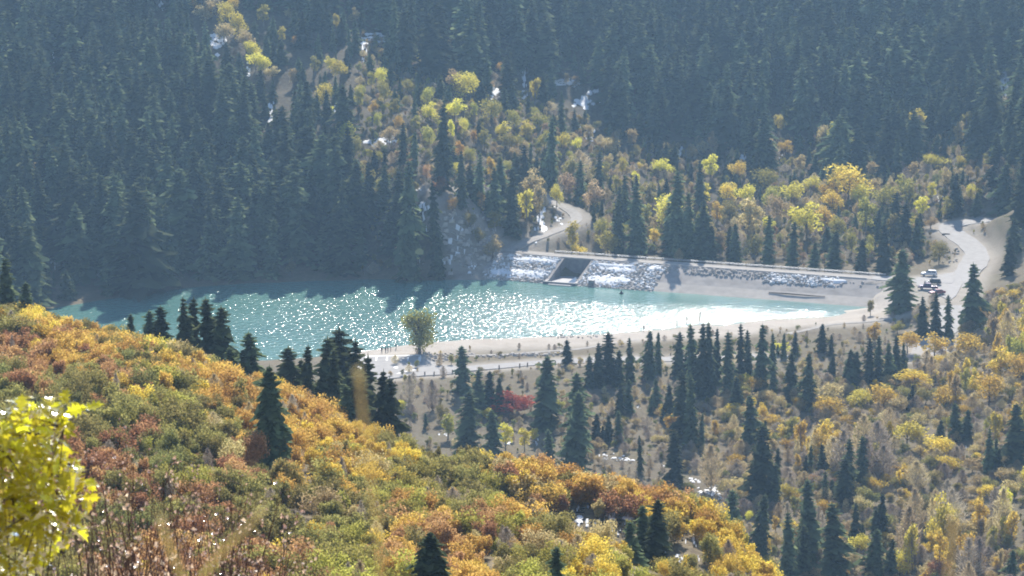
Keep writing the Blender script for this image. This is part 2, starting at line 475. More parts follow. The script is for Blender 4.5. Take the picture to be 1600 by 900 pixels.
def build_water():
    m, nt, out = new_mat('lake_water')
    b = N(nt, 'ShaderNodeBsdfPrincipled'); b.inputs['IOR'].default_value = 1.33
    tc = N(nt, 'ShaderNodeTexCoord')
    mp = N(nt, 'ShaderNodeMapping'); nt.links.new(tc.outputs['Object'], mp.inputs[0])
    big = N(nt, 'ShaderNodeTexNoise', Scale=0.018, Detail=3.0); nt.links.new(mp.outputs[0], big.inputs['Vector'])
    w1 = N(nt, 'ShaderNodeTexNoise', Scale=0.64, Detail=2.0, Roughness=0.5); nt.links.new(mp.outputs[0], w1.inputs['Vector'])
    w2 = N(nt, 'ShaderNodeTexNoise', Scale=1.9, Detail=2.0, Roughness=0.6); nt.links.new(mp.outputs[0], w2.inputs['Vector'])
    wa = N(nt, 'ShaderNodeAttribute'); wa.attribute_name = 'wind'
    nt.links.new(ramp(nt, big.outputs['Fac'], [(0.35, (.080, .19, .158)), (0.65, (.115, .24, .197))]), b.inputs['Base Color'])
    b.inputs['Roughness'].default_value = 0.12
    h = mathn(nt, 'ADD', mathn(nt, 'MULTIPLY', w1.outputs['Fac'], 0.74), mathn(nt, 'MULTIPLY', w2.outputs['Fac'], 0.19))
    h = mathn(nt, 'MULTIPLY', h, wa.outputs['Fac'])
    bp = N(nt, 'ShaderNodeBump', Strength=1.0, Distance=1.0); nt.links.new(h, bp.inputs['Height'])
    nt.links.new(bp.outputs[0], b.inputs['Normal'])
    nt.links.new(b.outputs[0], out.inputs[0])
    x0, x1 = LAKE[:, 0].min() - 8, LAKE[:, 0].max() + 8; y0, y1 = LAKE[:, 1].min() - 8, LAKE[:, 1].max() + 8
    xs = np.arange(x0, x1, 3.0); ys = np.arange(y0, y1, 3.0)
    X, Y = np.meshgrid(xs, ys); ny, nx = X.shape
    sd_ = poly_sd(LAKE, X, Y)
    idx = np.arange(nx * ny).reshape(ny, nx)
    keep = (sd_[:-1, :-1] < 12).ravel()
    Fq = np.stack([idx[:-1, :-1].ravel(), idx[:-1, 1:].ravel(), idx[1:, 1:].ravel(), idx[1:, :-1].ravel()], 1)[keep]
    me = mesh_np('water', np.stack([X.ravel(), Y.ravel(), np.zeros(nx * ny)], 1), Fq, m, smooth=True)
    # how much the wind ruffles the surface: calm in the lee of the dam and the wooded shore
    px, py, _ = proj(X, Y, X * 0)
    s2, u2 = dam_su(X, Y)
    lee = sstep(16, 44, u2 + 10 * (vnoise(X, Y, 22, 3) - 0.5))
    lee = np.where(px < 700, np.maximum(lee, sstep(434, 470, py) * 0.9), lee)
    wind = 0.11 + 0.35 * lee + 0.15 * (vnoise(X, Y, 30, 4) - 0.5) + 0.20 * sstep(560, 1050, px) * sstep(455, 500, py + 14 * (vnoise(X, Y, 18, 6) - .5))
    wa_ = me.attributes.new('wind', 'FLOAT', 'POINT'); wa_.data.foreach_set('value', np.clip(wind, 0.05, 1).astype(np.float32).ravel())
    tag(link('water', me), 'turquoise reservoir water glittering in the sun', kind='structure')

build_terrain()
build_water()

# ------------------------------------------------------------------ roads, parking lot
ASPHALT = solid_mat('asphalt_pale', (.34, .315, .29), (.27, .25, .23), scale=0.6, rough=0.85)
GRAVEL = solid_mat('gravel_road', (.40, .36, .31), (.30, .265, .225), scale=0.8, rough=0.95)
PAINT = solid_mat('road_paint', (.80, .80, .78), (.62, .61, .58), scale=2.5, rough=0.6)
CONC = solid_mat('concrete', (.55, .51, .46), (.40, .37, .33), scale=0.9, rough=0.85)
CONCD = solid_mat('concrete_dark', (.30, .29, .285), (.20, .19, .19), scale=0.8, rough=0.7)  # darker concrete tone for the inlet recess, sill, box and drain strip
def strip(name, P, width, mat, lift, label):
    P = np.array(P); n = len(P)
    T = np.gradient(P[:, :2], axis=0); T /= np.linalg.norm(T, axis=1)[:, None] + 1e-9
    S = np.stack([-T[:, 1], T[:, 0]], 1)
    wv = width / 2 * (1 + 0.07 * np.sin(np.arange(n) * 0.7) + 0.05 * np.sin(np.arange(n) * 1.9))
    V = []
    for i in range(n):
        l = P[i, :2] + S[i] * wv[i]; r = P[i, :2] - S[i] * wv[i]; z = P[i, 2] + lift
        V += [(l[0], l[1], z - 0.7), (l[0], l[1], z), (P[i, 0], P[i, 1], z + 0.05), (r[0], r[1], z), (r[0], r[1], z - 0.7)]
    Fq = [(i * 5 + k, i * 5 + k + 1, (i + 1) * 5 + k + 1, (i + 1) * 5 + k) for i in range(n - 1) for k in range(4)]
    return tag(link(name, mesh_np(name, V, Fq, mat)), label, kind='structure')
def slab(name, P, z, mat, parent=None, depth=0.7):
    V = [(p[0], p[1], z) for p in P] + [(p[0], p[1], z - depth) for p in P]; n = len(P)
    Fc = [tuple(range(n))] + [(i, i + n, (i + 1) % n + n, (i + 1) % n) for i in range(n)]
    return link(name, mesh_np(name, V, Fc, mat), parent)
strip('road', ROADS['left'][0], ROADS['left'][1], GRAVEL, 0.02, 'pale gravel road climbing from the dam past the rocky spur')
strip('road', ROADS['right'][0], ROADS['right'][1], ASPHALT, 0.02, 'pale winding road bending past the parked cars')
strip('road', ROADS['side'][0], ROADS['side'][1], ASPHALT, 0.06, 'short side road joining the dam crest to the bend')
strip('road', ROADS['lower'][0], ROADS['lower'][1], ASPHALT, 0.02, 'pale road leaving the lakeside parking lot')
def drape(P): 
    P = P.copy(); P[:, 2] = np.maximum(ground(P[:, 0], P[:, 1]), 0.05); return P
strip('path', drape(ROADS['path'][0]), ROADS['path'][1], GRAVEL, 0.12, 'thin pale footpath along the beach')
strip('path', drape(ROADS['track'][0]), ROADS['track'][1], GRAVEL, 0.12, 'thin pale track above the east shore')
tag(slab('junction', JUNCTION, 5.11, ASPHALT), 'pale paved pull-off where cars are parked', kind='structure')
lot = tag(slab('parking_lot', LOT, 2.06, ASPHALT), 'pale paved parking lot beside the lake', kind='structure')
def line_mark(name, a, b, width, parent, z=2.068):
    a, b = np.array(at_z(*a, z)[:2]), np.array(at_z(*b, z)[:2]); t = (b - a) / np.linalg.norm(b - a); s = np.array([-t[1], t[0]]) * width / 2
    P = [a + s, b + s, b - s, a - s]
    link(name, mesh_np(name, [(p[0], p[1], z) for p in P], [(0, 1, 2, 3)], PAINT), parent)
for x in (572, 588.5, 605, 621.5, 638, 655):
    line_mark('stall_line', (x, 557.5), (x - 1.0, 563.5), 0.34, lot)
line_mark('edge_line', (548, 557.0), (657, 554.8), 0.7, lot)
line_mark('edge_line', (657, 555.2), (656, 565), 0.4, lot)
line_mark('lane_line', (620, 583.6), (649, 577.4), 0.5, lot)
for x, y in ((618.5, 574.8), (640, 571.3)):
    line_mark('stall_symbol', (x - 2.6, y), (x + 2.6, y - 0.6), 1.3, lot, 2.070)
    line_mark('stall_symbol', (x - 0.9, y - 2.0), (x + 0.4, y - 1.4), 1.1, lot, 2.070)

# ------------------------------------------------------------------ dam
ROCKM = solid_mat('riprap_rock', (.56, .49, .42), (.36, .32, .275), scale=0.7, rough=0.9)
SANDM = solid_mat('lakeside_sand', (.50, .44, .37), (.40, .35, .29), scale=0.5, rough=0.95)
EARTH = solid_mat('dam_earth', (.40, .355, .31), (.27, .24, .21), scale=0.35, rough=0.95, bump=0.5)
STEEL = solid_mat('galvanised', (.55, .55, .55), scale=2, rough=0.45, metal=0.6)
WOOD = solid_mat('weathered_wood', (.16, .12, .09), scale=6)
SNOWM = solid_mat('snow', (.84, .83, .81), (.70, .69, .67), scale=1.0, rough=0.7)
S0, S1 = 20.5, 29.0             # the spillway inlet, metres along the crest
def build_dam():
    root = bpy.data.objects.new('dam', None); COL.objects.link(root); root.location = dam(DL / 2, 0, 0)
    off = Vector(root.location)
    tag(root, 'low earth dam with a road and guardrail along its crest', 'dam')
    def put(name, mb, mats, smooth=False):
        mb.V = [tuple(Vector(v) - off) for v in mb.V]
        return link(name, mb.mesh(name, mats, smooth), root)
    mb = MB()
    def seg(s0, s1, prof):
        ns = max(1, int((s1 - s0) / 3)); st = np.linspace(s0, s1, ns + 1); k = len(prof); V = []
        for s in st:
            for u, z in prof:
                j = 0.0 if z >= 5 or z < -1 else 0.5 * (vnoise(s, u, 3.1, 6) - 0.5)
                V.append(dam(s, u + float(j), z))
        for q in range(k - 1): mb.add([], []); mb.Fc += [tuple(len(mb.V) + e for e in (i * k + q, i * k + q + 1, (i + 1) * k + q + 1, (i + 1) * k + q)) for i in range(ns)]; mb.M += [1 if q >= 6 else 0] * ns
        mb.V += V
        mb.add([V[i] for i in range(k)], [tuple(range(k))[::-1]]); mb.add([V[ns * k + i] for i in range(k)], [tuple(range(k))])
    full = [(-11, 0.0), (-8.4, 2), (-3.3, 5), (3.1, 5), (6.2, 4.0), (9.6, 2.85), (13, 1.7), (16.5, 0.5), (20, -0.7), (23, -2.6)]
    cut = full[:3] + [(2.0, 5), (2.0, -2.6)]
    seg(-6, S0, full); seg(S0, S1, cut); seg(S1, DL + 3, full)
    put('embankment', mb, [EARTH, SANDM])
    # crest road and kerb
    mb = MB(); mb.box(dam(DL / 2, 0.1, 5.0), (DL - 6, 5.0, 0.14), math.atan2(DD[1], DD[0])); put('crest_road', mb, GRAVEL)
    mb = MB(); mb.box(dam(DL / 2, 2.85, 5.06), (DL - 14, 0.3, 0.42), math.atan2(DD[1], DD[0])); put('kerb', mb, CONC)
    # guardrail on the downstream edge
    ang = math.atan2(DD[1], DD[0])
    mb = MB()
    for z in (5.52, 5.78): mb.box(dam(DL / 2 + 6, -2.98, z), (DL - 18, 0.09, 0.17), ang)
    put('guardrail', mb, STEEL)
    pb = MB(); pb.box((0, 0, 0), (0.16, 0.18, 1.0), ang); pm = pb.mesh('post', WOOD)
    for s in np.arange(15, DL - 2, 2.6):
        link('post', pm, root, Vector(dam(s, -3.15, 5.42)) - off)
    # spillway inlet: curved wing walls, back wall, floor, sill
    def wing(s, sg):
        mb = MB(); us = np.linspace(1.6, 18.6, 16); V = []
        for u in us:
            t = (u - 1.6) / 17.0
            top = 0.55 + 4.6 * (1 - t) ** 1.7
            for a, b in ((0, -2.5), (0, top), (0.75 * sg, top), (0.75 * sg, -2.5)): V.append(dam(s + a, u, b))
        mb.add(V, [(i * 4 + k, i * 4 + (k + 1) % 4, (i + 1) * 4 + (k + 1) % 4, (i + 1) * 4 + k) for i in range(15) for k in range(4)] + [(0, 1, 2, 3), (63, 62, 61, 60)])
        put('wing_wall', mb, CONC)
    wing(S0, -1); wing(S1, 1)
    mb = MB(); mb.box(dam((S0 + S1) / 2, 2.3, 2.0), (S1 - S0, 0.5, 5.6), ang); put('back_wall', mb, CONCD)
    mb = MB(); mb.box(dam((S0 + S1) / 2, 10.4, -0.3), (S1 - S0, 15.8, 0.9), ang); put('chute_floor', mb, CONCD)
    mb = MB(); mb.box(dam((S0 + S1) / 2, 18.7, 0.0), (S1 - S0 + 1.6, 0.7, 1.5), ang); put('sill', mb, CONCD)
    mb = MB(); mb.box(dam((S0 + S1) / 2 + 0.6, 19.8, -0.35), (S1 - S0 - 1.5, 1.4, 1.2), ang); put('apron', mb, CONC)
    mb = MB(); mb.box(dam(34.2, 17.2, 0.9), (1.5, 1.3, 1.5), ang); mb.box(dam(34.2, 17.2, 1.72), (1.8, 1.6, 0.14), ang); put('valve_box', mb, CONCD)
    mb = MB()
    for u0, z0, u1, z1 in ((3.2, 5.0, 16.5, 0.5), (16.5, 0.5, 20.5, -0.8)):
        for a in (0,):
            V = [dam(45.2, u0, z0 + .12), dam(46.9, u0, z0 + .12), dam(46.9, u1, z1 + .12), dam(45.2, u1, z1 + .12)]
            V += [(x, y, z - 0.9) for x, y, z in V]
            mb.add(V, [(0, 1, 2, 3), (4, 7, 6, 5), (0, 4, 5, 1), (1, 5, 6, 2), (2, 6, 7, 3), (3, 7, 4, 0)])
    put('drain_channel', mb, CONCD)
    # riprap: loose rock over the upstream face, snow-dusted beside the inlet
    r = np.random.default_rng(5); rb = MB()
    def face_z(u): return float(np.interp(u, [q[0] for q in full[3:]], [q[1] for q in full[3:]]))
    cnt = 0
    while cnt < 2600:
        s = r.uniform(-4, DL); u = r.uniform(3.6, 19)
        if S0 - 0.9 < s < S1 + 0.9: continue
        snowy = (s < S0 and s > 0) or (S1 < s < 53) or (DL - 36 < s < DL - 14 and u < 9)
        if not snowy and (u > 7.5 or r.random() < .6): continue
        if s > DL - 16 and r.random() < .7: continue
        cnt += 1
        z = face_z(u); q = r.uniform(0.22, 0.62)
        V = []
        for (a, b, c) in ((-1, -1, -.6), (1, -1, -.6), (1, 1, -.6), (-1, 1, -.6), (-.7, -.7, .6), (.7, -.7, .6), (.7, .7, .6), (-.7, .7, .6)):
            p = dam(s + (a + r.uniform(-.35, .35)) * q * .7, u + (b + r.uniform(-.35, .35)) * q * .7, z + 0.1 + (c + r.uniform(-.25, .25)) * q * .8); V.append(p)
        white = snowy and (u < 17) and r.random() < .62 * (0.35 + vnoise(s, u * 1.6, 3.5, 9))
        rb.add(V, [(4, 5, 6, 7), (0, 1, 5, 4), (1, 2, 6, 5), (2, 3, 7, 6), (3, 0, 4, 7)], 1 if white else 0)
    o = put('riprap', rb, [ROCKM, SNOWM]); o['kind'] = 'stuff'
    # snow drifts lying at the foot of the rock
    db = MB()
    def drift(s0, s1, u0, u1):
        u0, u1 = 3.1 + (u0 - 3.1) * 1.24, 3.1 + (u1 - 3.1) * 1.24
        n = int((s1 - s0) / 0.8) + 2; st = np.linspace(s0, s1, n); V = []
        for s in st:
            e = math.sin((s - s0) / (s1 - s0) * math.pi) ** 0.4
            a = (u0 + u1) / 2 - (u1 - u0) / 2 * e * (0.7 + 0.6 * float(vnoise(s, 0, 2.2, 3))); b = (u0 + u1) / 2 + (u1 - u0) / 2 * e * (0.8 + 0.4 * float(vnoise(s, 5, 2.6, 4)))
            for u, h in ((a, 0.02), ((a * 2 + b) / 3, 0.42), ((a + 2 * b) / 3, 0.38), (b, 0.02)): V.append(dam(s, u, face_z(u) + h))
        db.add(V, [(i * 4 + k, i * 4 + k + 1, (i + 1) * 4 + k + 1, (i + 1) * 4 + k) for i in range(n - 1) for k in range(3)])
    drift(1, S0 - 1.6, 9.6, 13.9); drift(S1 + 2.6, 45.0, 8.6, 15.2); drift(33, 44.8, 5.6, 8.6); drift(47.3, 51, 4, 7); drift(4, S0 - 1.2, 4.0, 7.0); drift(S1 + 2, 44, 4.0, 6.4)
    drift(DL - 20, DL - 12, 4, 6)
    o = put('snow_drift', db, SNOWM); o['kind'] = 'stuff'
    mb = MB(); V = [dam(S1 - 2.6, 17, 0.2), dam(S1 - 0.1, 17, 0.2), dam(S1 - 0.1, 14, 0.2), dam(S1 - 0.6, 15, 1.9)]
    mb.add(V, [(0, 1, 3), (1, 2, 3), (2, 0, 3)]); put('white_wedge', mb, SNOWM)  # white triangular wedge low in the chute by the wing wall
build_dam()

# ------------------------------------------------------------------ plant meshes
def fquads(C, A, B, taper=0.5):
    """quads with centre C, half-axis A (length) and B (width); far end narrowed"""
    n = len(C); V = np.empty((n, 4, 3))
    V[:, 0] = C - A - B; V[:, 1] = C - A + B; V[:, 2] = C + A + B * taper; V[:, 3] = C + A - B * taper
    return V.reshape(-1, 3)
def unit(v): return v / (np.linalg.norm(v, axis=-1, keepdims=True) + 1e-9)

def conifer_crown(seed, H=20.0, Rr=2.7, nb=210, sparse=0.0, power=0.85, low=0.04, bits=3):
    r = np.random.default_rng(seed); C, A, B = [], [], []
    lean = r.uniform(-.02, .02, 2)
    gapc = r.uniform(0, 6.28); wh = int(r.integers(15, 21))
    for i in range(nb):
        hf = (i + r.random()) / nb; hf = .45 * hf + .55 * (math.floor(hf * wh) + .5 + r.normal(0, .12)) / wh; hf = low + (1 - low) * min(max(hf, 0), .995)
        rad = (Rr * (1 - hf) ** power) * (r.uniform(0.55, 1.05) if r.random() < .75 else r.uniform(1.0, 1.32)) + 0.15
        az = i * 2.39996 + r.normal(0, .25)
        rad *= (1 + .20 * math.cos(az - gapc)) * (1 + 0.16 * math.sin(az * 2 + gapc + hf * 9)) * (1 + .20 * math.sin(hf * 31 + gapc) * (1 if hf < .9 else 0))
        if r.random() < sparse: continue
        d = np.array([math.cos(az), math.sin(az), 0]); t = np.array([-d[1], d[0], 0])
        droop = r.uniform(.18, .55) * (1 if hf < .8 else -.3)
        for j in range(bits):
            f = (j + .6) / bits
            c = d * rad * f + np.array([lean[0] * H * hf, lean[1] * H * hf, H * hf - droop * rad * f * f * 1.2])
            L = rad / bits * .75 + .25
            ax = unit(d + np.array([0, 0, -droop * f * 1.4]) + t * r.normal(0, .35)); bx = unit(t + np.array([0, 0, r.normal(0, .55)]) + d * r.normal(0, .2))
            wd = (0.34 + 0.27 * rad * (1.15 - .5 * f)) * r.uniform(.8, 1.25)
            C.append(c); A.append(ax * L); B.append(bx * wd)
    V = fquads(np.array(C), np.array(A), np.array(B), .35)
    Fq = np.arange(len(V)).reshape(-1, 4)
    tip = np.array([lean[0] * H, lean[1] * H, H]); V = np.concatenate([V, fquads(np.array([tip, tip, tip - (0, 0, .5)]), np.array([(0, 0, .75), (0, 0, .7), (0, 0, .6)]), np.array([(.22, 0, 0), (0, .22, 0), (.25, .25, 0)]), .1)])
    Fq = np.arange(len(V)).reshape(-1, 4)
    # leader at the tip and a thin inner mass of old growth round the trunk
    core = []; k = 7; o = len(V); rings = 6
    for q in range(rings):
        hf = low + .03 + (1 - low) * .97 * q / (rings - 1)
        for a in range(k):
            rr = Rr * .38 * (1 - hf) ** power * r.uniform(.5, 1.2) + .03; an = 6.283 * a / k
            core.append((math.cos(an) * rr + lean[0] * H * hf, math.sin(an) * rr + lean[1] * H * hf, H * min(hf, 1.0)))
    V = np.concatenate([V, np.array(core)])
    F2 = np.array([(o + q * k + a, o + q * k + (a + 1) % k, o + (q + 1) * k + (a + 1) % k, o + (q + 1) * k + a) for q in range(rings - 1) for a in range(k)])
    return V, np.concatenate([Fq, F2])

def trunk_mesh(name, H, r0, mat, limbs=0, seed=0, spread=0.0, n=6):
    mb = MB(); r = random.Random(seed)
    mb.tube([(0, 0, -0.6), (r.uniform(-.1, .1), r.uniform(-.1, .1), H * .35), (0, 0, H * .97)], [r0 * 1.3, r0 * .75, r0 * .12], n)
    for i in range(limbs):
        a = i * 2.4 + r.uniform(-.4, .4); h0 = H * r.uniform(.18, .5); h1 = H * r.uniform(.6, .93); q = spread * r.uniform(.4, .85)
        mb.tube([(0, 0, h0), (math.cos(a) * q * .45, math.sin(a) * q * .45, h0 + (h1 - h0) * .4), (math.cos(a) * q, math.sin(a) * q, h1)], [r0 * .5, r0 * .32, r0 * .08], 4)
    return mb.mesh(name, mat)

def leafy_crown(seed, H, W, base, nl, leaf, lobes=9, flat=1.0, shell=0.55):
    """leaves gathered in uneven clumps, crown from height base*H to H, width W"""
    r = np.random.default_rng(seed)
    LC, LR = [], []
    for i in range(lobes):
        v = unit(r.normal(size=3)) * r.uniform(.25, .72) ** .7
        LC.append((v[0] * W / 2, v[1] * W / 2, (base + (1 - base) * (.5 + v[2] * .5)) * H)); LR.append(W * r.uniform(.17, .30))
    LC = np.array(LC); LR = np.array(LR)
    p = LR ** 2; p /= p.sum()
    k = r.choice(lobes, nl, p=p)
    d = unit(r.normal(size=(nl, 3))); rad = LR[k] * (shell + (1 - shell) * r.random(nl)) * np.where(r.random(nl) < .12, 1.25, 1)
    C = LC[k] + d * rad[:, None] * np.array([1, 1, flat]); C[:, 2] = np.clip(C[:, 2], base * H * .6, H * 1.02)
    nrm = unit(d * .6 + r.normal(size=(nl, 3)) * .7); a = unit(np.cross(nrm, r.normal(size=(nl, 3)))); b = np.cross(nrm, a)
    s = leaf * r.uniform(.6, 1.35, nl)[:, None]
    V = fquads(C, a * s * .6, b * s * .42, .45)
    return V, np.arange(len(V)).reshape(-1, 4), LC

def bare_crown(seed, H, W, base, nt_, wtw=0.085):
    r = np.random.default_rng(seed)
    u = r.random(nt_); az = r.uniform(0, 6.283, nt_); q = np.sqrt(r.random(nt_))
    hz = base + (1 - base) * u
    env = np.sin(np.clip((hz - base) / (1 - base), 0, 1) * math.pi * .86 + .42)
    C = np.stack([np.cos(az) * q * W / 2 * env, np.sin(az) * q * W / 2 * env, hz * H], 1)
    out = np.stack([np.cos(az) * q, np.sin(az) * q, np.full(nt_, .75)], 1) + r.normal(0, .55, (nt_, 3))
    a = unit(out); b = unit(np.cross(a, r.normal(size=(nt_, 3))))
    L = r.uniform(.4, 1.15, nt_)[:, None] * H / 13; wd = wtw * r.uniform(.6, 1.3, nt_)[:, None]
    V = fquads(C, a * L, b * wd, .4)
    return V, np.arange(len(V)).reshape(-1, 4)

class Kind: pass
def make_kind(V, Fq, leafmats, trunk):
    """crown meshes in each leaf colour share one shape; whole = crown+trunk in one mesh for the far mass"""
    k = Kind(); k.V, k.F, k.trunk, k.crowns, k.whole = V, Fq, trunk, {}, {}
    k.tv = np.array([v.co[:] for v in trunk.vertices]); k.tf = [tuple(p.vertices) for p in trunk.polygons]; k.tm = trunk.materials[0]
    return k
def crown_mesh(k, c):
    if c not in k.crowns: k.crowns[c] = mesh_np('crown', k.V, k.F, LM[c])
    return k.crowns[c]
def whole_mesh(k, c):
    if c not in k.whole:
        o = len(k.V); fs = [tuple(f) for f in k.F.tolist()] + [tuple(i + o for i in f) for f in k.tf]
        k.whole[c] = mesh_np('plant', np.concatenate([k.V, k.tv]), fs, [LM[c], k.tm], [0] * len(k.F) + [1] * len(k.tf))
    return k.whole[c]

SPR = []
for i, (rr, nb, sp, pw) in enumerate([(3.2, 260, .04, .62), (3.8, 280, .05, .66), (2.9, 250, .06, .55), (4.4, 300, .06, .74), (3.5, 230, .22, .6), (2.7, 240, .08, .66), (3.3, 250, .12, .5), (4.0, 260, .16, .62)]):
    V, Fq = conifer_crown(11 + i, 20, rr, nb, sp, pw)
    SPR.append(make_kind(V, Fq, None, trunk_mesh('trunk', 20, .22, BARK)))
V, Fq = conifer_crown(77, 20, 5.0, 520, .10, .7, bits=5); SPR_BIG = make_kind(V, Fq, None, trunk_mesh('trunk', 20, .3, BARK))
COT = []
for i, (W, base, nl, lobes, fl) in enumerate([(8.5, .14, 1300, 15, .85), (7.0, .12, 1200, 14, 1.0), (10, .16, 1400, 17, .8), (5.0, .08, 900, 13, 1.25), (4.2, .06, 850, 13, 1.5)]):
    V, Fq, LC = leafy_crown(31 + i, 12, W, base, nl, .42, lobes, fl)
    COT.append(make_kind(V, Fq, None, trunk_mesh('trunk', 11, .2, BARKP if i > 2 else BARK, 7, i, W * .42)))
    COT[-1].W = W
BAR = []
for i, (W, base, nt_) in enumerate([(7.5, .10, 1000), (6, .08, 800), (9, .12, 1300), (10, .2, 900), (5, .15, 700)]):
    V, Fq = bare_crown(51 + i, 12, W, base, nt_)
    BAR.append(make_kind(V, Fq, None, trunk_mesh('trunk', 11.5, .16, BARKP, 9, i + 20, W * .45))); BAR[-1].W = W
OAK, OAKF = [], []
for i, (W, lobes) in enumerate([(3.4, 8), (2.8, 7), (4.0, 10), (2.4, 6)]):
    V, Fq, LC = leafy_crown(61 + i, 2.9, W, .12, 2600, .125, lobes + 3, .9, .35)
    OAK.append(make_kind(V, Fq, None, trunk_mesh('trunk', 2.5, .07, BARK, 7, i + 40, W * .4, 5))); OAK[-1].W = W
    V, Fq, LC = leafy_crown(61 + i, 2.9, W, .12, 1300, .175, lobes + 3, .9, .35)
    OAKF.append(make_kind(V, Fq, None, trunk_mesh('trunk', 2.5, .07, BARK, 5, i + 40, W * .4, 4))); OAKF[-1].W = W

def plant(name, k, c, loc, sxy, sz, label, cat, group=None, rz=None):
    o = bpy.data.objects.new(name, None); COL.objects.link(o)
    u_s = random.uniform(.84, 1.19); o.location = loc; o.scale = (sxy * u_s, sxy / u_s, sz); o.rotation_euler = (random.gauss(0, .022), random.gauss(0, .022), random.uniform(0, 6.28) if rz is None else rz)
    o.empty_display_size = 0.2
    tag(o, label, cat, group)
    link('crown', crown_mesh(k, c), o); link('trunk', k.trunk, o)
    return o

SCATTER = []                    # (kind, colour, x, y, z, sxy, sz, rz) for the masses
def scatter_object(name, items, label):
    """one mass of plants: points carrying whole-plant meshes"""
    src = bpy.data.collections.new(name + '_source'); keys = []
    for it in items:
        key = (id(it[0]), it[1])
        if key not in keys:
            keys.append(key)
            so = bpy.data.objects.new('%s_%03d' % (name, len(keys) - 1), whole_mesh(it[0], it[1])); src.objects.link(so)
    me = bpy.data.meshes.new(name)
    P = np.array([it[2:5] for it in items], np.float32)
    me.vertices.add(len(P)); me.vertices.foreach_set('co', P.ravel())
    a = me.attributes.new('pick', 'INT', 'POINT'); a.data.foreach_set('value', np.array([keys.index((id(it[0]), it[1])) for it in items], np.int32))
    a = me.attributes.new('turn', 'FLOAT_VECTOR', 'POINT'); a.data.foreach_set('vector', np.array([(random.gauss(0, .03), random.gauss(0, .03), it[7]) for it in items], np.float32).ravel())
    a = me.attributes.new('grow', 'FLOAT_VECTOR', 'POINT'); a.data.foreach_set('vector', np.array([(it[5] * u_q, it[5] / u_q, it[6]) for it in items for u_q in (random.uniform(.8, 1.25),)], np.float32).ravel())
    o = link(name, me); tag(o, label, kind='stuff')
    ng = bpy.data.node_groups.new(name, 'GeometryNodeTree')
    ng.interface.new_socket('Geometry', in_out='INPUT', socket_type='NodeSocketGeometry'); ng.interface.new_socket('Geometry', in_out='OUTPUT', socket_type='NodeSocketGeometry')
    gi, go = ng.nodes.new('NodeGroupInput'), ng.nodes.new('NodeGroupOutput')
    ci = ng.nodes.new('GeometryNodeCollectionInfo'); ci.inputs['Collection'].default_value = src
    ci.inputs['Separate Children'].default_value = True; ci.inputs['Reset Children'].default_value = True
    ip = ng.nodes.new('GeometryNodeInstanceOnPoints'); ip.inputs['Pick Instance'].default_value = True
    def named(t, n):
        q = ng.nodes.new('GeometryNodeInputNamedAttribute'); q.data_type = t; q.inputs['Name'].default_value = n
        return q.outputs['Attribute']
    e2r = ng.nodes.new('FunctionNodeEulerToRotation')
    L = ng.links.new
    L(gi.outputs[0], ip.inputs['Points']); L(ci.outputs[0], ip.inputs['Instance']); L(named('INT', 'pick'), ip.inputs['Instance Index'])
    L(named('FLOAT_VECTOR', 'turn'), e2r.inputs[0]); L(e2r.outputs[0], ip.inputs['Rotation']); L(named('FLOAT_VECTOR', 'grow'), ip.inputs['Scale'])
    L(ip.outputs[0], go.inputs[0])
    md = o.modifiers.new('scatter', 'NODES'); md.node_group = ng
    return o

# windows that stay open to the eye: (x0, y0, x1, y1, depth of what is seen there)
CLEAR = [(790, 360, 925, 402, 905), (850, 306, 915, 362, 925), (1445, 340, 1545, 475, 915), (1535, 330, 1600, 420, 905), (655, 300, 790, 432, 885),
         (1155, 398, 1300, 420, 880)]
# bright snow openings in the woods: (cx, cy, w, h)
SNOW_PX = [(916, 160, 26, 24), (585, 62, 34, 14), (568, 82, 8, 26), (82, 400, 14, 34), (100, 411, 26, 10), (150, 428, 26, 16), (303, 421, 30, 7), (260, 444, 14, 4), (340, 68, 24, 24),
           (387, 110, 14, 20), (422, 178, 10, 34), (84, 92, 7, 28), (820, 125, 8, 34), (817, 148, 16, 14), (775, 142, 16, 24), (919, 212, 14, 32), (1058, 10, 7, 16), (1062, 238, 10, 24),
           (1221, 252, 9, 20), (252, 8, 10, 16), (446, 3, 10, 16), (523, 175, 7, 26), (1570, 130, 18, 40), (885, 130, 40, 14), (600, 222, 40, 20), (1470, 308, 12, 14), (1160, 245, 10, 26),
           (872, 345, 14, 12), (846, 345, 16, 40), (870, 326, 14, 5)]
NOSE_SNOW = [(655, 300, 16, 12), (660, 325, 24, 16), (652, 345, 22, 12), (665, 365, 16, 12), (705, 345, 18, 10), (712, 362, 22, 12), (705, 382, 20, 14), (718, 400, 22, 16), (735, 420, 20, 12), (648, 392, 18, 9), (655, 415, 12, 8), (780, 410, 14, 8), (730, 382, 14, 9), (700, 415, 16, 12)]
VALLEY_SNOW = [(693, 679, 22, 8), (795, 694, 26, 5), (838, 694, 10, 16), (948, 714, 26, 12), (975, 719, 44, 10), (1035, 728, 20, 8), (1085, 752, 22, 14), (1110, 768, 32, 18), (1128, 780, 22, 12), (1000, 640, 10, 8), (1310, 838, 12, 16), (1384, 778, 8, 14), (1225, 553, 14, 14), (1510, 700, 10, 8)]
NEAR_SNOW = [(830, 758, 60, 14), (855, 765, 40, 12), (870, 790, 20, 18), (905, 800, 26, 14), (940, 790, 30, 18), (925, 820, 50, 14), (975, 815, 44, 16), (965, 835, 20, 14), (990, 800, 20, 12), (1000, 770, 8, 16), (1045, 880, 40, 24), (1062, 830, 12, 22), (1085, 850, 14, 18), (1090, 880, 16, 16), (466, 713, 14, 22), (480, 748, 12, 12),
             (1050, 845, 30, 14), (820, 775, 20, 10), (890, 775, 30, 10), (955, 808, 24, 10), (140, 745, 16, 30)]
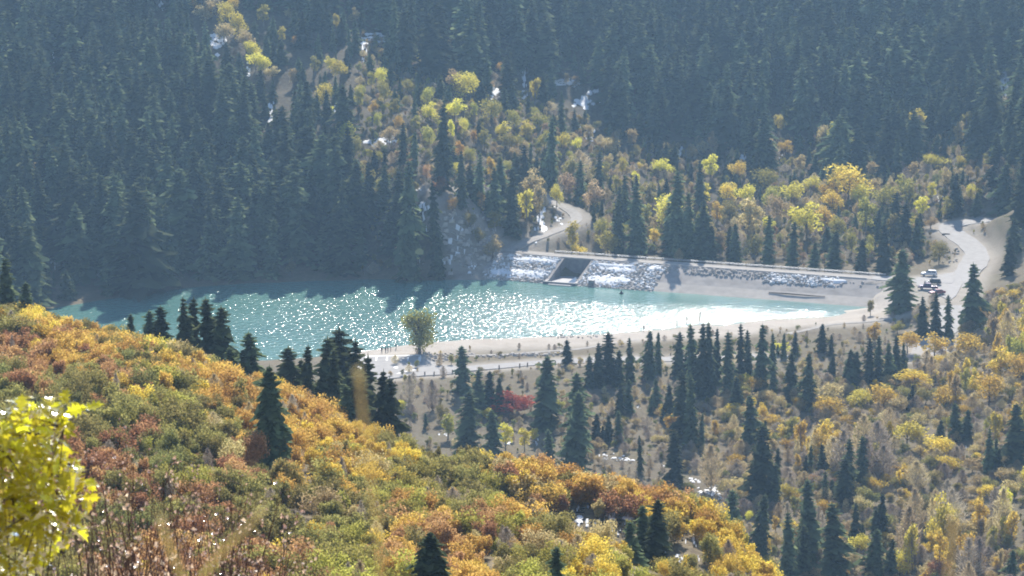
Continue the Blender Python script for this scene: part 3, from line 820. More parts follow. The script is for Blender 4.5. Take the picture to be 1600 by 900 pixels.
for x, y, w_, h_ in SNOW_PX: CLEAR.append((x - w_ * .34, y - h_ * .36, x + w_ * .34, y + h_ * .36, 2000))

# ------------------------------------------------------------------ far broadleaf trees seen one by one: (x, y) of the crown centre, width, height, colour
FARDEC = [(553, 22, 20, 22, 'tan'), (532, 105, 34, 30, 'yellow'), (515, 96, 18, 20, 'yellow'), (600, 142, 28, 34, 'lime'), (580, 122, 14, 26, 'lime'), (638, 133, 22, 24, 'lime'), (668, 148, 24, 28, 'lime'),
    (655, 88, 10, 18, 'yellow'), (703, 68, 12, 22, 'tan'), (583, 165, 18, 20, 'gold'), (618, 166, 15, 26, 'lime'), (673, 173, 28, 32, 'yellow'), (710, 167, 34, 30, 'yellow'), (705, 197, 12, 34, 'yellow'),
    (768, 172, 44, 36, 'lime'), (740, 170, 16, 26, 'lime'), (803, 184, 30, 28, 'lime'), (840, 186, 26, 24, 'lime'), (820, 199, 26, 26, 'yellow'), (780, 104, 15, 18, 'orange'), (608, 208, 28, 28, 'tan'),
    (670, 212, 26, 32, 'lime'), (740, 212, 15, 22, 'orange'), (757, 214, 20, 28, 'lime'), (797, 219, 34, 26, 'lime'), (877, 217, 30, 30, 'yellow'), (900, 223, 22, 22, 'yellow'), (953, 227, 36, 24, 'tan'),
    (987, 212, 20, 28, 'tan'), (973, 257, 16, 28, 'yellow'), (1000, 258, 11, 14, 'gold'), (1037, 258, 37, 26, 'yellow'), (943, 270, 20, 30, 'lime'), (830, 282, 36, 44, 'tan'), (767, 257, 14, 44, 'gold'),
    (717, 231, 15, 30, 'orange'), (643, 254, 16, 20, 'rust'), (667, 268, 17, 22, 'rust'), (690, 287, 20, 26, 'rust'), (635, 240, 14, 18, 'orange'), (1219, 190, 22, 24, 'yellow'), (1227, 227, 26, 22, 'gold'),
    (1285, 208, 26, 30, 'tan'), (1082, 236, 20, 26, 'tan'), (1110, 256, 28, 40, 'yellow'), (1250, 252, 20, 28, 'tan'), (1325, 280, 84, 50, 'gold'), (1297, 296, 40, 34, 'gold'), (1194, 279, 46, 36, 'lime'), (1236, 296, 40, 36, 'yellow'),
    (1136, 299, 30, 30, 'gold'), (1463, 248, 44, 18, 'yellow'), (1502, 253, 20, 20, 'yellow'), (1428, 263, 18, 26, 'tan'), (1540, 262, 13, 18, 'tan'), (1456, 295, 16, 26, 'yellow'), (1516, 299, 18, 24, 'yellow'),
    (1530, 287, 14, 24, 'tan'), (1380, 304, 42, 40, 'lime'), (1267, 284, 30, 26, 'yellow'), (1365, 260, 20, 22, 'tan'), (1120, 328, 23, 36, 'gold'), (1125, 374, 22, 32, 'tan'), (1170, 334, 40, 66, 'tan'),
    (1214, 322, 30, 40, 'tan'), (1260, 336, 48, 50, 'yellow'), (1289, 334, 30, 34, 'gold'), (1353, 330, 36, 60, 'lime'), (1331, 375, 20, 34, 'lime'), (1427, 343, 20, 16, 'yellow'), (1454, 345, 20, 16, 'tan'),
    (1467, 389, 34, 32, 'olive'), (707, 316, 20, 24, 'orange'), (752, 310, 15, 30, 'orange'), (773, 342, 24, 34, 'lime'), (770, 384, 30, 34, 'tan'), (684, 290, 18, 22, 'rust'), (735, 345, 24, 24, 'olive'), (748, 365, 24, 26, 'olive'),
    (823, 312, 26, 54, 'yellow'), (843, 304, 24, 50, 'tan'), (894, 362, 24, 46, 'yellow'), (903, 389, 28, 22, 'gold'), (937, 352, 30, 36, 'lime'), (950, 374, 40, 40, 'lime'), (1022, 367, 18, 26, 'gold'),
    (330, 12, 34, 26, 'tan'), (372, 38, 34, 40, 'yellow'), (385, 60, 36, 34, 'tan'), (400, 92, 34, 26, 'yellow'), (425, 112, 24, 18, 'tan'), (458, 118, 18, 26, 'tan'), (440, 52, 14, 26, 'yellow'), (460, 63, 12, 14, 'orange'), (305, 6, 24, 16, 'orange'), (525, 30, 10, 26, 'yellow'),
    (318, 20, 30, 24, 'tan'), (352, 20, 30, 34, 'yellow'), (350, 48, 30, 26, 'tan'), (395, 76, 30, 24, 'yellow'), (412, 100, 26, 20, 'yellow'), (365, 6, 24, 20, 'gold'), (412, 20, 22, 30, 'lime'), (492, 100, 20, 30, 'olive'), (560, 150, 18, 34, 'lime'), (596, 118, 22, 26, 'yellow'), (625, 190, 20, 24, 'gold'), (650, 190, 18, 26, 'lime'), (690, 200, 20, 30, 'lime'), (725, 195, 20, 26, 'yellow'), (785, 200, 24, 26, 'yellow'), (850, 215, 22, 28, 'lime'), (920, 205, 18, 26, 'tan'), (1150, 262, 30, 30, 'gold'), (1165, 300, 30, 34, 'yellow'), (1205, 305, 30, 34, 'lime'), (1300, 310, 36, 36, 'gold'), (1345, 300, 34, 34, 'yellow'), (1410, 285, 26, 30, 'lime'), (1440, 320, 24, 34, 'yellow'), (1480, 320, 26, 30, 'lime'), (1100, 300, 24, 36, 'yellow'), (1075, 330, 20, 34, 'tan'), (1010, 330, 20, 30, 'lime'), (1310, 350, 26, 34, 'lime'), (1240, 370, 24, 34, 'tan'), (1180, 380, 26, 36, 'olive'), (870, 300, 26, 34, 'yellow'),
    (890, 284, 40, 40, 'pink'), (925, 300, 36, 44, 'pink'), (1015, 300, 28, 40, 'olive'), (900, 126, 14, 20, 'tan'), (885, 122, 12, 18, 'tan'), (1060, 285, 22, 34, 'olive'), (1420, 300, 26, 40, 'olive'), (1395, 350, 24, 44, 'olive')]
PLACE = [((500, 0, 1700, 140), 'high in the dark forest'), ((0, 0, 500, 400), 'in the opening high on the dark wooded slope'), ((500, 140, 860, 236), 'in the bright band along the wooded spur'), ((560, 236, 800, 420), 'on the rocky spur above the water'),
         ((800, 230, 1000, 420), 'beside the road climbing from the dam'), ((860, 140, 1100, 300), 'among conifers behind the spillway'), ((1000, 140, 1700, 262), 'at the foot of the dark far mountain'), ((1000, 262, 1240, 430), 'in the woods behind the middle of the dam'), ((1240, 262, 1410, 430), 'in the woods behind the east half of the dam'), ((1410, 262, 1700, 430), 'above the winding road')]
CN = {'gold': 'gold', 'yellow': 'bright yellow', 'lime': 'yellow-green', 'olive': 'olive green', 'tan': 'pale tan', 'orange': 'orange', 'rust': 'rusty red', 'red': 'red', 'green': 'green', 'pink': 'greyish pink', 'bare': 'bare grey', 'baretan': 'bare tan'}
def place_of(x, y):
    for (x0, y0, x1, y1), t in PLACE:
        if x0 <= x < x1 and y0 <= y < y1: return t
    return 'in the far woods'
def sized(w_, h_):
    return 'small' if w_ * h_ < 420 else ('large' if w_ * h_ > 1100 else 'mid-sized')
SPECIAL = {(1325, 280): 'broad gold cottonwood, largest golden crown behind the dam', (532, 105): 'bright yellow aspen alone high in the dark forest', (1227, 227): 'round gold tree alone under the dark far mountain', (1037, 258): 'bright yellow tree, brightest crown behind the spillway',
           (1022, 367): 'small gold tree between dark spruces just behind the dam', (894, 362): 'tall yellow tree beside the road above the spillway', (903, 389): 'low gold bush just behind the spillway', (1463, 248): 'wide low yellow tree above the winding road', (780, 104): 'small orange tree alone high in the dark forest', (768, 172): 'large yellow-green tree topping the bright band on the spur'}
SUNLIT = []
def put_far_dec(x, y, w_, h_, c):
    Ht = h_ * 1.24; base = y - h_ / 2 + Ht
    X, Yd, zg = hit(x, min(base, 436 if x > 780 else 432), 852)
    sc = Yd / (F * 0.985)
    ar = w_ / h_
    k = COT[4] if ar < .5 else COT[3] if ar < .75 else random.choice(COT[:3])
    sz = Ht * sc / 12; sxy = w_ * sc / (k.W * 1.0)
    lab = SPECIAL.get((x, y)) or '%s %s broadleaf tree %s' % (sized(w_, h_), CN[c], place_of(x, y))
    plant('broadleaf_tree', k, c, (X, Yd, zg - .15), sxy, sz, lab, 'tree', 'autumn trees across the lake: ' + lab)
    SUNLIT.append((X, Yd, 3.0 + w_ * sc * .3))
    CLEAR.append((x - w_ * .42, y - h_ * .46, x + w_ * .42, y + h_ * .36, Yd + 6) if y < 262 else (x - w_ * .32, y - h_ * .42, x + w_ * .32, y + h_ * .24, Yd + 6))
CLEAR_NEAR = []
for t in FARDEC: put_far_dec(*t)

# ------------------------------------------------------------------ conifers seen one by one: x, top, base, width, [depth when the foot is hidden], label
def put_spruce(x, top, base, w_, Yd=None, label=None, group=None, kind=None, ymin=450):
    if base < 430 and Yd is None: ymin = 852
    if Yd is None:
        X, Yd, zg = hit(x, base, ymin)
    else:
        X = at_y(x, base, Yd)[0]; zg = float(max(ground(X, Yd), 0))
    zt = at_y(x, top, Yd)[2]
    Hm = max(zt - zg, 2.0)
    wm = w_ * Yd / (F * .985)
    wm = min(wm * max(1.0, Hm / max((base - top) * Yd / (F * .985), 1.0)), (.46 if kind is None else .62) * Hm)
    k = kind or min(SPR, key=lambda q: abs(np.abs(q.V[:, :2]).max() * 2 / 20 - wm / Hm) + random.uniform(0, .03))
    base_w = (np.abs(k.V[:, 0]).max() + np.abs(k.V[:, 1]).max())
    plant('spruce_tree', k, 'spruce', (X, Yd, zg - .2), wm / base_w * 1.66, Hm / 20, label, 'tree', group)
    CLEAR_NEAR.append((x - w_ * .3, top, x + w_ * .3, base, Yd))
    if Yd > 850: CLEAR.append((x - w_ * .3, top + 4, x + w_ * .3, base - (base - top) * .25, Yd - 2))
    return X, Yd
CLEAR_NEAR = []
G1 = 'row of dark spruces between the beach and the brushy meadow'
G2 = 'dark spruces standing among bare cottonwoods in the lower valley'
G3 = 'small spruces poking above the golden near ridge'
G4 = 'dark spruces at the east end of the dam'
G5 = 'spruces behind the near ridge in front of the parking lot'
G6 = 'spruces in the brown meadow below the parking lot'
G7 = 'dark spruces in the mixed woods behind the dam'
SPRUCES = [
 (693, 160, 300, 30, None, G7, 1), (722, 235, 325, 22, None, G7, 1), (748, 240, 325, 24, None, G7, 1), (772, 262, 352, 26, None, G7, 1), (800, 262, 372, 32, None, G7, 1), (862, 182, 300, 26, None, G7, 1), (630, 190, 262, 18, None, G7, 1), (648, 205, 270, 16, None, G7, 1), (935, 235, 310, 22, None, G7, 1), (966, 310, 398, 28, None, G7, 1), (994, 288, 398, 36, None, G7, 1), (1055, 268, 404, 40, None, G7, 1), (1076, 300, 406, 28, None, G7, 1), (1112, 352, 408, 22, None, G7, 1), (1150, 348, 410, 24, None, G7, 1), (1092, 250, 330, 24, None, G7, 1), (1200, 335, 412, 22, None, G7, 1), (1238, 345, 414, 24, None, G7, 1), (1272, 378, 418, 26, None, G7, 1), (1303, 360, 420, 28, None, G7, 1), (1345, 372, 424, 30, None, G7, 1), (1382, 350, 428, 32, None, G7, 1), (1415, 318, 392, 30, None, G7, 1), (1432, 340, 395, 24, None, G7, 1), (1398, 300, 370, 26, None, G7, 1), (1180, 240, 300, 24, None, G7, 1), (1310, 230, 290, 26, None, G7, 1), (1490, 270, 335, 24, None, G7, 1), (1525, 300, 338, 20, None, G7, 1), (905, 250, 318, 24, None, G7, 1), (822, 225, 300, 22, None, G7, 1),
 (1410, 388, 487, 46, None, 'dark dense spruce hiding the east end of the dam', None), (1518, 412, 522, 46, None, 'tall dark spruce standing beside the winding road bend', None),
 (1440, 462, 525, 26, None, 'small spruce left of the two below the parked cars', None), (1463, 455, 525, 24, None, 'slim spruce just below the parked maroon car', None), (1482, 460, 528, 20, None, 'narrow spruce between the road and the parked cars', None),
 (722, 540, 614, 38, None, 'spruce standing in front of the parking lot entrance', None), (747, 576, 650, 26, None, G6, 1), (765, 578, 640, 24, None, G6, 1), (782, 588, 645, 22, None, G6, 1), (730, 612, 706, 44, None, 'dark spruce at the near edge of the brown meadow', None), (770, 640, 716, 50, None, 'pale dusty spruce beside the snowy creek', None),
 (853, 556, 670, 52, None, 'big pointed spruce right of the red bush', None), (900, 583, 690, 44, None, 'spruce rising behind the broadest spruce in the meadow', None), (897, 612, 732, 62, None, 'broadest darkest spruce in the middle of the meadow', None), (858, 670, 720, 34, None, G6, 1),
 (888, 530, 572, 28, None, 'small round bushy spruce alone beside the lower road', None), (665, 645, 670, 14, None, 'tiny lone spruce beside the snowy creek patch', None),
 (932, 535, 606, 26, None, G1, 1), (952, 518, 602, 34, None, G1, 1), (985, 526, 595, 22, None, G1, 1), (1015, 516, 592, 28, None, G1, 1), (1029, 518, 585, 18, None, G1, 1), (1060, 518, 590, 26, None, G1, 1), (1082, 506, 620, 30, None, G1, 1), (1097, 503, 622, 26, None, G1, 1), (1110, 503, 620, 28, None, G1, 1), (1121, 512, 600, 18, None, G1, 1),
 (1138, 518, 625, 30, None, G1, 1), (1158, 505, 600, 18, None, G1, 1), (1168, 515, 590, 18, None, G1, 1), (1187, 507, 612, 30, None, G1, 1), (1208, 520, 590, 18, None, G1, 1), (1285, 505, 550, 20, None, G1, 1), (1225, 520, 560, 14, None, G1, 1), (1242, 518, 556, 14, None, G1, 1), (1237, 550, 625, 26, None, G1, 1), (1263, 551, 640, 32, None, G1, 1), (1300, 555, 595, 20, None, G1, 1),
 (1325, 545, 606, 26, None, G1, 1), (1337, 548, 606, 26, None, G1, 1), (1358, 528, 606, 24, None, G1, 1), (1372, 524, 602, 22, None, G1, 1), (1386, 535, 602, 22, None, G1, 1), (1400, 523, 590, 20, None, G1, 1), (1411, 536, 580, 14, None, G1, 1), (1425, 600, 640, 14, None, G1, 1),
 (1148, 588, 648, 26, None, G2, 1), (1068, 578, 690, 34, None, G2, 1), (1082, 584, 700, 30, None, G2, 1), (1048, 600, 660, 26, None, G2, 1), (968, 600, 652, 20, None, G2, 1), (982, 592, 645, 20, None, G2, 1), (932, 645, 690, 18, None, G2, 1), (950, 648, 690, 16, None, G2, 1), (968, 640, 690, 18, None, G2, 1), (1025, 592, 640, 18, None, G2, 1),
 (1000, 680, 752, 16, None, 'slender spruce alone before the snowy creek strip', None), (1055, 672, 765, 34, None, G2, 1), (1172, 618, 700, 42, None, G2, 1), (1185, 664, 785, 50, None, 'tallest dark spruce in the middle of the lower valley', None), (1215, 698, 752, 18, None, G2, 1), (1208, 725, 790, 20, None, G2, 1), (1266, 694, 746, 16, None, G2, 1), (1284, 694, 752, 24, None, G2, 1), (1326, 685, 775, 26, None, G2, 1), (1347, 680, 756, 28, None, G2, 1), (1316, 715, 790, 32, None, G2, 1), (1288, 735, 790, 16, None, G2, 1),
 (1495, 628, 690, 26, None, G2, 1), (1545, 668, 745, 24, None, G2, 1), (1583, 630, 725, 40, None, 'broad spruce at the edge of the bare cottonwoods', None), (1470, 655, 690, 26, None, G2, 1), (1560, 700, 745, 14, None, G2, 1),
 (1142, 765, 890, 46, None, G2, 1), (1185, 770, 890, 40, None, G2, 1), (1262, 748, 885, 50, None, 'ragged open spruce with gaps in its crown, low in the valley', None), (1302, 788, 915, 54, None, G2, 1), (1366, 825, 915, 44, None, G2, 1), (1230, 800, 915, 36, None, G2, 1), (1378, 770, 845, 28, None, G2, 1), (1335, 785, 850, 20, None, G2, 1), (1580, 858, 915, 26, None, G2, 1), (1390, 840, 915, 24, None, G2, 1),
 (205, 488, 512, 10, 374, G3, 1), (232, 484, 518, 20, 370, G3, 1), (256, 477, 524, 28, 370, G3, 1), (289, 463, 536, 26, 366, G3, 1), (303, 464, 545, 22, 370, G3, 1), (328, 466, 556, 38, 364, 'tallest spruce of the clump poking above the golden ridge', None), (342, 478, 560, 34, 362, G3, 1), (360, 540, 566, 22, 358, G3, 1), (380, 545, 580, 26, 356, G3, 1), (394, 518, 582, 38, 358, 'pair-topped spruce alone at the lower end of the golden ridge', None),
 (454, 540, 606, 34, 356, G5, 1), (482, 538, 616, 24, 352, G5, 1), (506, 528, 625, 40, 356, G5, 1), (534, 514, 600, 30, 400, G5, 1), (522, 545, 630, 26, 352, G5, 1), (552, 532, 640, 28, 372, G5, 1), (562, 575, 662, 38, 342, G5, 1), (577, 556, 640, 24, 380, G5, 1), (594, 578, 655, 22, 360, G5, 1), (610, 590, 662, 26, 356, G5, 1), (545, 600, 655, 24, 340, G5, 1), (470, 560, 616, 20, 360, G5, 1),
 (8, 402, 482, 60, 392, 'dark spruce at the top of the golden ridge by the left edge', None), (38, 440, 486, 32, 388, G3, 1),
 (683, 283, 445, 30, 860, 'tall dark spruce standing alone on the rocky spur at the shore', None), (636, 250, 445, 46, 858, 'dark spruce at the shoreline corner below the spur', None),
 (1585, 340, 425, 36, None, 'dark spruce at the edge above the grassy bank', None), (1575, 370, 432, 22, None, 'slim dark spruce leaning out on the grassy bank', None), (1598, 235, 345, 50, None, None, None), (1570, 255, 335, 40, None, None, None)]
for T_ in [t for t in SPRUCES if t[5] in (G1, G2, G6)]:
    if random.random() < .45:
        q_ = random.uniform(.45, .8); hh = (T_[2] - T_[1]) * q_; b_ = T_[2] + random.uniform(-6, 8); sg_ = random.choice((-1, 1))
        SPRUCES.append((T_[0] + sg_ * random.uniform(.35, .7) * T_[3], b_ - hh, b_, T_[3] * q_ * 1.1, None, T_[5], 1))
LABEL_G = {G7: 'dark spruce in the mixed woods behind the dam', G1: 'dark spruce in the long row between beach and brushy meadow', G2: 'dark spruce among bare cottonwoods in the lower valley', G3: 'small spruce poking above the golden near ridge', G4: 'spruce at the east end of the dam', G5: 'spruce behind the near ridge below the lot', G6: 'slim spruce in the brown meadow below the parking lot'}
_ONES = 'first second third fourth fifth sixth seventh eighth ninth tenth eleventh twelfth thirteenth fourteenth fifteenth sixteenth seventeenth eighteenth nineteenth'.split()
ORDINAL = _ONES + [w for t_, e_ in (('twenty', 'twentieth'), ('thirty', 'thirtieth'), ('forty', 'fortieth'), ('fifty', 'fiftieth'), ('sixty', 'sixtieth')) for w in [e_] + [t_ + '-' + o for o in _ONES[:9]]]
RANK = {}
for g_ in LABEL_G:
    RANK.update({t: i for i, t in enumerate(sorted((t for t in SPRUCES if t[5] == g_ and t[6]), key=lambda t: t[0]))})
n_spruce = 0
for T_ in SPRUCES:
    x, top, base, w_, Yd, lab, g = T_
    if g: put_spruce(x, top, base, w_, Yd, '%s, %s from the left' % (LABEL_G[lab], ORDINAL[RANK[T_]]), lab)
    elif lab: put_spruce(x, top, base, w_, Yd, lab)
    else: put_spruce(x, top, base, w_, Yd, 'dark spruce in the stand above the grassy bank', 'spruces above the grassy bank', ymin=850)
    n_spruce += 1
# nearer ones on the brushy hill
for x, top, base, w_, Yd, lab in [(428, 570, 728, 72, None, 'large shaggy spruce alone among orange scrub oak on the slope'), (676, 828, 940, 120, None, 'wide dusty-green spruce low on the near slope'),
                                  (1003, 788, 890, 38, 292, 'left one of two pointed spruces on the gully edge'), (1024, 778, 893, 44, 288, 'right one of two pointed spruces on the gully edge'),
                                  (985, 812, 915, 44, 270, 'small green spruce in front of the two pointed spruces'), (868, 850, 935, 46, None, 'small bushy green spruce at the bottom of the near slope')]:
    put_spruce(x, top, base, w_, Yd, lab, None, SPR_BIG if w_ > 60 else None, 150); n_spruce += 1

# ------------------------------------------------------------------ the forest across the lake
def jitter_grid(x0, x1, y0, y1, s, j=.45):
    X, Y = np.meshgrid(np.arange(x0, x1, s), np.arange(y0, y1, s))
    return (X + rng.uniform(-j, j, X.shape) * s).ravel(), (Y + rng.uniform(-j, j, X.shape) * s).ravel()
fx, fy = jitter_grid(-260, 270, 806, 1320, 7.0)
m = np.abs(fx) < 0.1716 * fy + 22
fx, fy = fx[m], fy[m]
fz = ground(fx, fy)
sl = poly_sd(LAKE, fx, fy); fs, fu = dam_su(fx, fy)
rd = np.full(fx.shape, 1e9)
for k, (P, wd) in ROADS.items():
    for q in P: rd = np.minimum(rd, np.hypot(fx - q[0], fy - q[1]) - wd / 2)
rd = np.minimum(rd, poly_sd(JUNCTION, fx, fy))
ok = (sl > 2.5) & (rd > 3.5) & ~((fs > -8) & (fs < DL + 6) & (fu > -13)) & (fz > np.where(px_of(fx, fy) < 330, .1, .3))
bpx, bpy_, dep = proj(fx, fy, fz)
ok &= ~((bpx > 1535) & (bpy_ > 345) & (bpx < 1600)) & ~((fy < 862) & (bpx > 780)) & ((fy > 850) | (bpx < 380))
FOR, DECFILL = [], []
for i in np.nonzero(ok)[0]:
    x, y, z, p, q = float(fx[i]), float(fy[i]), float(fz[i]), float(bpx[i]), float(bpy_[i])
    valley = p > 800 + max(0, (330 - q)) * .35 and y < 1035 and z < 21
    nse = float(vnoise(x, y, 38, 21)); n2 = float(vnoise(x, y, 11, 22))
    h = random.uniform(15, 23) * (0.82 + .36 * n2)
    kindc = 'spruce'
    if valley:
        if random.random() < .06: continue
        h *= .82
        if nse > .56 or random.random() < .30: kindc = random.choice(['bare', 'baretan', 'tan', 'olive', 'lime', 'baretan', 'tan', 'yellow']); h = random.uniform(8, 13)
    else:
        if random.random() < .08: h *= .55
        if p < 660 and sl[i] < 40: h *= 1.22
        band = 500 < p < 860 and 150 < q < 330
        if band and random.random() < .4: kindc = random.choice(['lime', 'tan', 'yellow', 'olive']); h = random.uniform(8, 12)
        elif random.random() < .02: kindc = random.choice(['olive', 'tan']); h = random.uniform(6, 10)
    hp = h * F / dep[i]
    k = random.choice(SPR) if kindc == 'spruce' else random.choice(BAR) if kindc.startswith('bare') else random.choice(COT)
    wr = (2.6 / 20 * h if kindc == 'spruce' else h * .3) * F / dep[i] * .85
    top = q - hp
    shade = any(0 < y - b < 26 and abs(x - a - .0875 * (y - b)) < c for a, b, c in SUNLIT)
    bad = True
    for shrink in ((1.0, .62, .4) if not shade else (.45, .34)):
        top = q - hp * shrink
        if not any(y < Yl and p + wr * shrink > a and p - wr * shrink < c and top < d and q > b for (a, b, c, d, Yl) in CLEAR): bad = False; break
    if bad: continue
    h *= shrink; hp *= shrink
    if kindc == 'spruce':
        s = h / 20; FOR.append((k, kindc, x, y, z - .2, s * random.choice((random.uniform(.85, 1.15), random.uniform(1.1, 1.7))), s, random.uniform(0, 6.28), p, top, hp))
    else:
        s = h / 12; DECFILL.append((k, kindc, x, y, z - .15, s * random.uniform(.8, 1.1), s, random.uniform(0, 6.28), p, top, hp))
inview = lambda t: -5 < t[8] < 1605 and t[9] + t[10] * .35 > 0
FOR.sort(key=lambda t: -(t[10] if inview(t) else 0))
def forest_label(t):
    p, base, hp = t[8], t[9] + t[10], t[10]
    size = 'very tall' if t[6] > 1.2 else 'tall' if t[6] > .95 else 'short'
    slim = 'slim' if t[5] / t[6] < 1.15 else 'broad' if t[5] / t[6] > 1.32 else 'full'
    if p < 790:
        rank = 'at the water edge' if base > 418 else 'in the second rank from the water' if base > 385 else 'higher up the shaded slope'
        where = 'by the left edge' if p < 110 else 'over the golden ridge crest' if p < 250 else 'above the ridge-top spruces' if p < 420 else 'opposite the parking lot' if p < 590 else 'beside the rocky spur'
        return '%s %s spruce %s, %s' % (size, slim, rank, where)
    where = 'behind the spillway' if p < 960 else 'behind the middle of the dam' if p < 1180 else 'behind the east half of the dam' if p < 1420 else 'in the stand above the winding road'
    return '%s %s dark spruce %s, %s' % (size, slim, where, 'close to the dam' if base > 380 else 'a little way back' if base > 340 else 'farther back')
keep = 300 - n_spruce
for t in FOR[:keep]:
    lab = forest_label(t)
    plant('spruce_tree', t[0], t[1], t[2:5], t[5], t[6], lab, 'tree', 'far forest: ' + lab, t[7])
scatter_object('spruce_forest', [t[:8] for t in FOR[keep:]], 'dense dark spruce forest covering the far mountainsides')
DECFILL.sort(key=lambda t: -(t[10] if inview(t) else 0))
lead, rest_d, nb_ = [], [], 0
for t in DECFILL:
    if t[1].startswith('bare'):
        ok_ = len(lead) < 160
    else:
        nb_ += 1; ok_ = nb_ <= 45
    (lead if ok_ and inview(t) else rest_d).append(t)
for t in lead:
    lab = '%s tree standing %s' % (CN[t[1]], place_of(t[8], t[9] + t[10] * .4).replace('beside the road climbing from the dam', 'in the mixed woods over the spillway'))
    nm = 'bare_tree' if t[1].startswith('bare') else 'broadleaf_tree'
    plant(nm, t[0], t[1], t[2:5], t[5], t[6], lab, 'tree', 'mixed far woods: ' + lab, t[7])
if rest_d: scatter_object('mixed_woods', [t[:8] for t in rest_d], 'scattered small broadleaf trees high on the far slopes')

# ------------------------------------------------------------------ valley trees and brush
VALDEC = [(1367, 515, 24, 32, 'gold', 'orange-gold narrow tree at the beach end of the spruce row'), (1402, 510, 24, 20, 'lime', 'small yellow-green tree below the dark spruce by the dam'), (1418, 528, 40, 32, 'gold', 'pale gold open tree just below the east beach'), (1460, 534, 38, 34, 'gold', 'gold tree below the parked cars and slim spruces'),
    (1516, 533, 46, 36, 'gold', 'broad gold tree below the tall roadside spruce'), (1563, 558, 42, 40, 'gold', 'gold tree near the edge above the bare thicket'), (1428, 588, 58, 30, 'gold', 'bright gold flat-topped tree below the spruce row'), (1222, 541, 26, 20, 'yellow', 'pale yellow bush between spruces of the long row'),
    (1168, 594, 22, 24, 'yellow', 'small yellow tree in front of the spruce row'), (1050, 656, 26, 34, 'gold', 'small gold tree left of the dark valley spruces'), (1036, 642, 16, 26, 'gold', 'narrow gold tree beside the small gold tree'), (1116, 663, 13, 30, 'gold', 'thin gold sapling in the grey thicket'), (1207, 658, 32, 26, 'gold', 'gold bush right of the tallest valley spruce'), (1154, 695, 22, 24, 'yellow', 'small yellow bush left of the tallest valley spruce'),
    (1296, 632, 46, 30, 'gold', 'west end gold crown of the bright golden grove'), (1342, 620, 50, 32, 'yellow', 'middle yellow crown of the bright golden grove'), (1380, 616, 58, 34, 'gold', 'east end gold crown of the bright golden grove'), (1477, 616, 40, 36, 'gold', 'pale gold tree left of the small roadside grove'), (1545, 600, 54, 44, 'gold', 'wide pale gold tree above the broad edge spruce'), (1590, 570, 40, 40, 'gold', 'gold tree cut by the right edge of the picture'),
    (1417, 671, 56, 40, 'yellow', 'yellow-gold tree above the bare cottonwoods'), (1467, 695, 54, 34, 'gold', 'gold spreading tree among bare cottonwoods'), (1481, 720, 44, 26, 'gold', 'low gold crown in front of the spreading gold tree'), (1232, 765, 28, 28, 'yellow', 'bright yellow small tree beside the ragged spruce'), (1269, 748, 30, 20, 'rust', 'rusty red bush above the ragged spruce'), (1300, 755, 20, 24, 'rust', 'rusty red bush right of the ragged spruce'),
    (1367, 755, 34, 26, 'gold', 'tan-gold tree in the middle of the bare cottonwoods'), (1348, 785, 34, 34, 'tan', 'pale tan tree in the middle of the bare cottonwoods'), (1339, 845, 36, 34, 'yellow', 'yellow tree between spruces at the bottom of the valley'), (1406, 876, 46, 40, 'yellow', 'yellow-green tree at the bottom of the valley'), (1463, 888, 56, 34, 'rust', 'red-orange bush at the bottom right'), (1431, 738, 50, 40, 'baretan', 'tan half-bare cottonwood below the gold crowns'), (1232, 850, 20, 26, 'lime', 'yellow-green sapling beside the ragged spruce'), (1170, 805, 16, 18, 'yellow', 'small yellow bush between two low spruces'), (1215, 770, 18, 20, 'lime', 'small lime bush left of the bright yellow tree'), (1198, 880, 24, 36, 'lime', 'lime sapling between low spruces at the bottom'),
    (1580, 815, 26, 60, 'gold', 'gold half-bare tree by the right edge'), (800, 626, 72, 30, 'red', 'bright red low bush in the brown meadow'), (790, 674, 26, 40, 'yellow', 'pale yellow tree between the pale and the big spruce'), (820, 680, 20, 36, 'yellow', 'pale yellow tree left of the big pointed spruce'), (835, 678, 16, 24, 'yellow', 'bright yellow shrub right below the big pointed spruce'), (762, 646, 18, 22, 'yellow', 'small yellow tree in front of the meadow spruces'), (700, 660, 30, 36, 'lime', 'yellow-green willow in front of the meadow'), (690, 640, 24, 28, 'olive', 'olive willow at the near edge of the meadow'), (628, 632, 16, 24, 'yellow', 'small yellow tree behind the near ridge'), (640, 605, 26, 40, 'bare', 'bare grey tree below the parking lot'), (675, 612, 26, 40, 'bare', 'bare grey tree in the brown meadow by the lot'), (597, 618, 14, 16, 'yellow', 'tiny yellow bush between ridge spruces'), (1111, 722, 40, 60, 'baretan', 'bare tan round tree above the snowy creek'), (1135, 758, 34, 26, 'tan', 'pale tan bush beside the snowy creek'), (1360, 478, 16, 26, 'olive', 'lone olive shrub on the east beach'), (1300, 612, 40, 36, 'tan', 'tan tree behind the golden grove'), (1255, 570, 20, 30, 'tan', 'tan tree between the row spruces')]
def put_val_dec(x, y, w_, h_, c, lab=None, grp=None, ymin=470):
    small = h_ < 28
    Ht = h_ * (1.10 if small else 1.26); base = y - h_ / 2 + Ht
    X, Yd, zg = hit(x, base, ymin)
    sc = Yd / (F * .985); ar = w_ / h_
    k = random.choice(BAR) if c.startswith('bare') else COT[4] if ar < .55 else COT[3] if ar < .85 else random.choice(COT[:3])
    nm = 'bare_tree' if c.startswith('bare') else 'broadleaf_tree'
    plant(nm, k, c, (X, Yd, zg - .15), w_ * sc / (k.W * .98), Ht * sc / 12, lab, 'bush' if lab and ('bush' in lab or 'shrub' in lab) else 'tree', grp)
    CLEAR_NEAR.append((x - w_ * .46, y - h_ * .5, x + w_ * .46, y + h_ * .45, Yd + 2))
for x, y, w_, h_, c, lab in VALDEC: put_val_dec(x, y, w_, h_, c, lab)
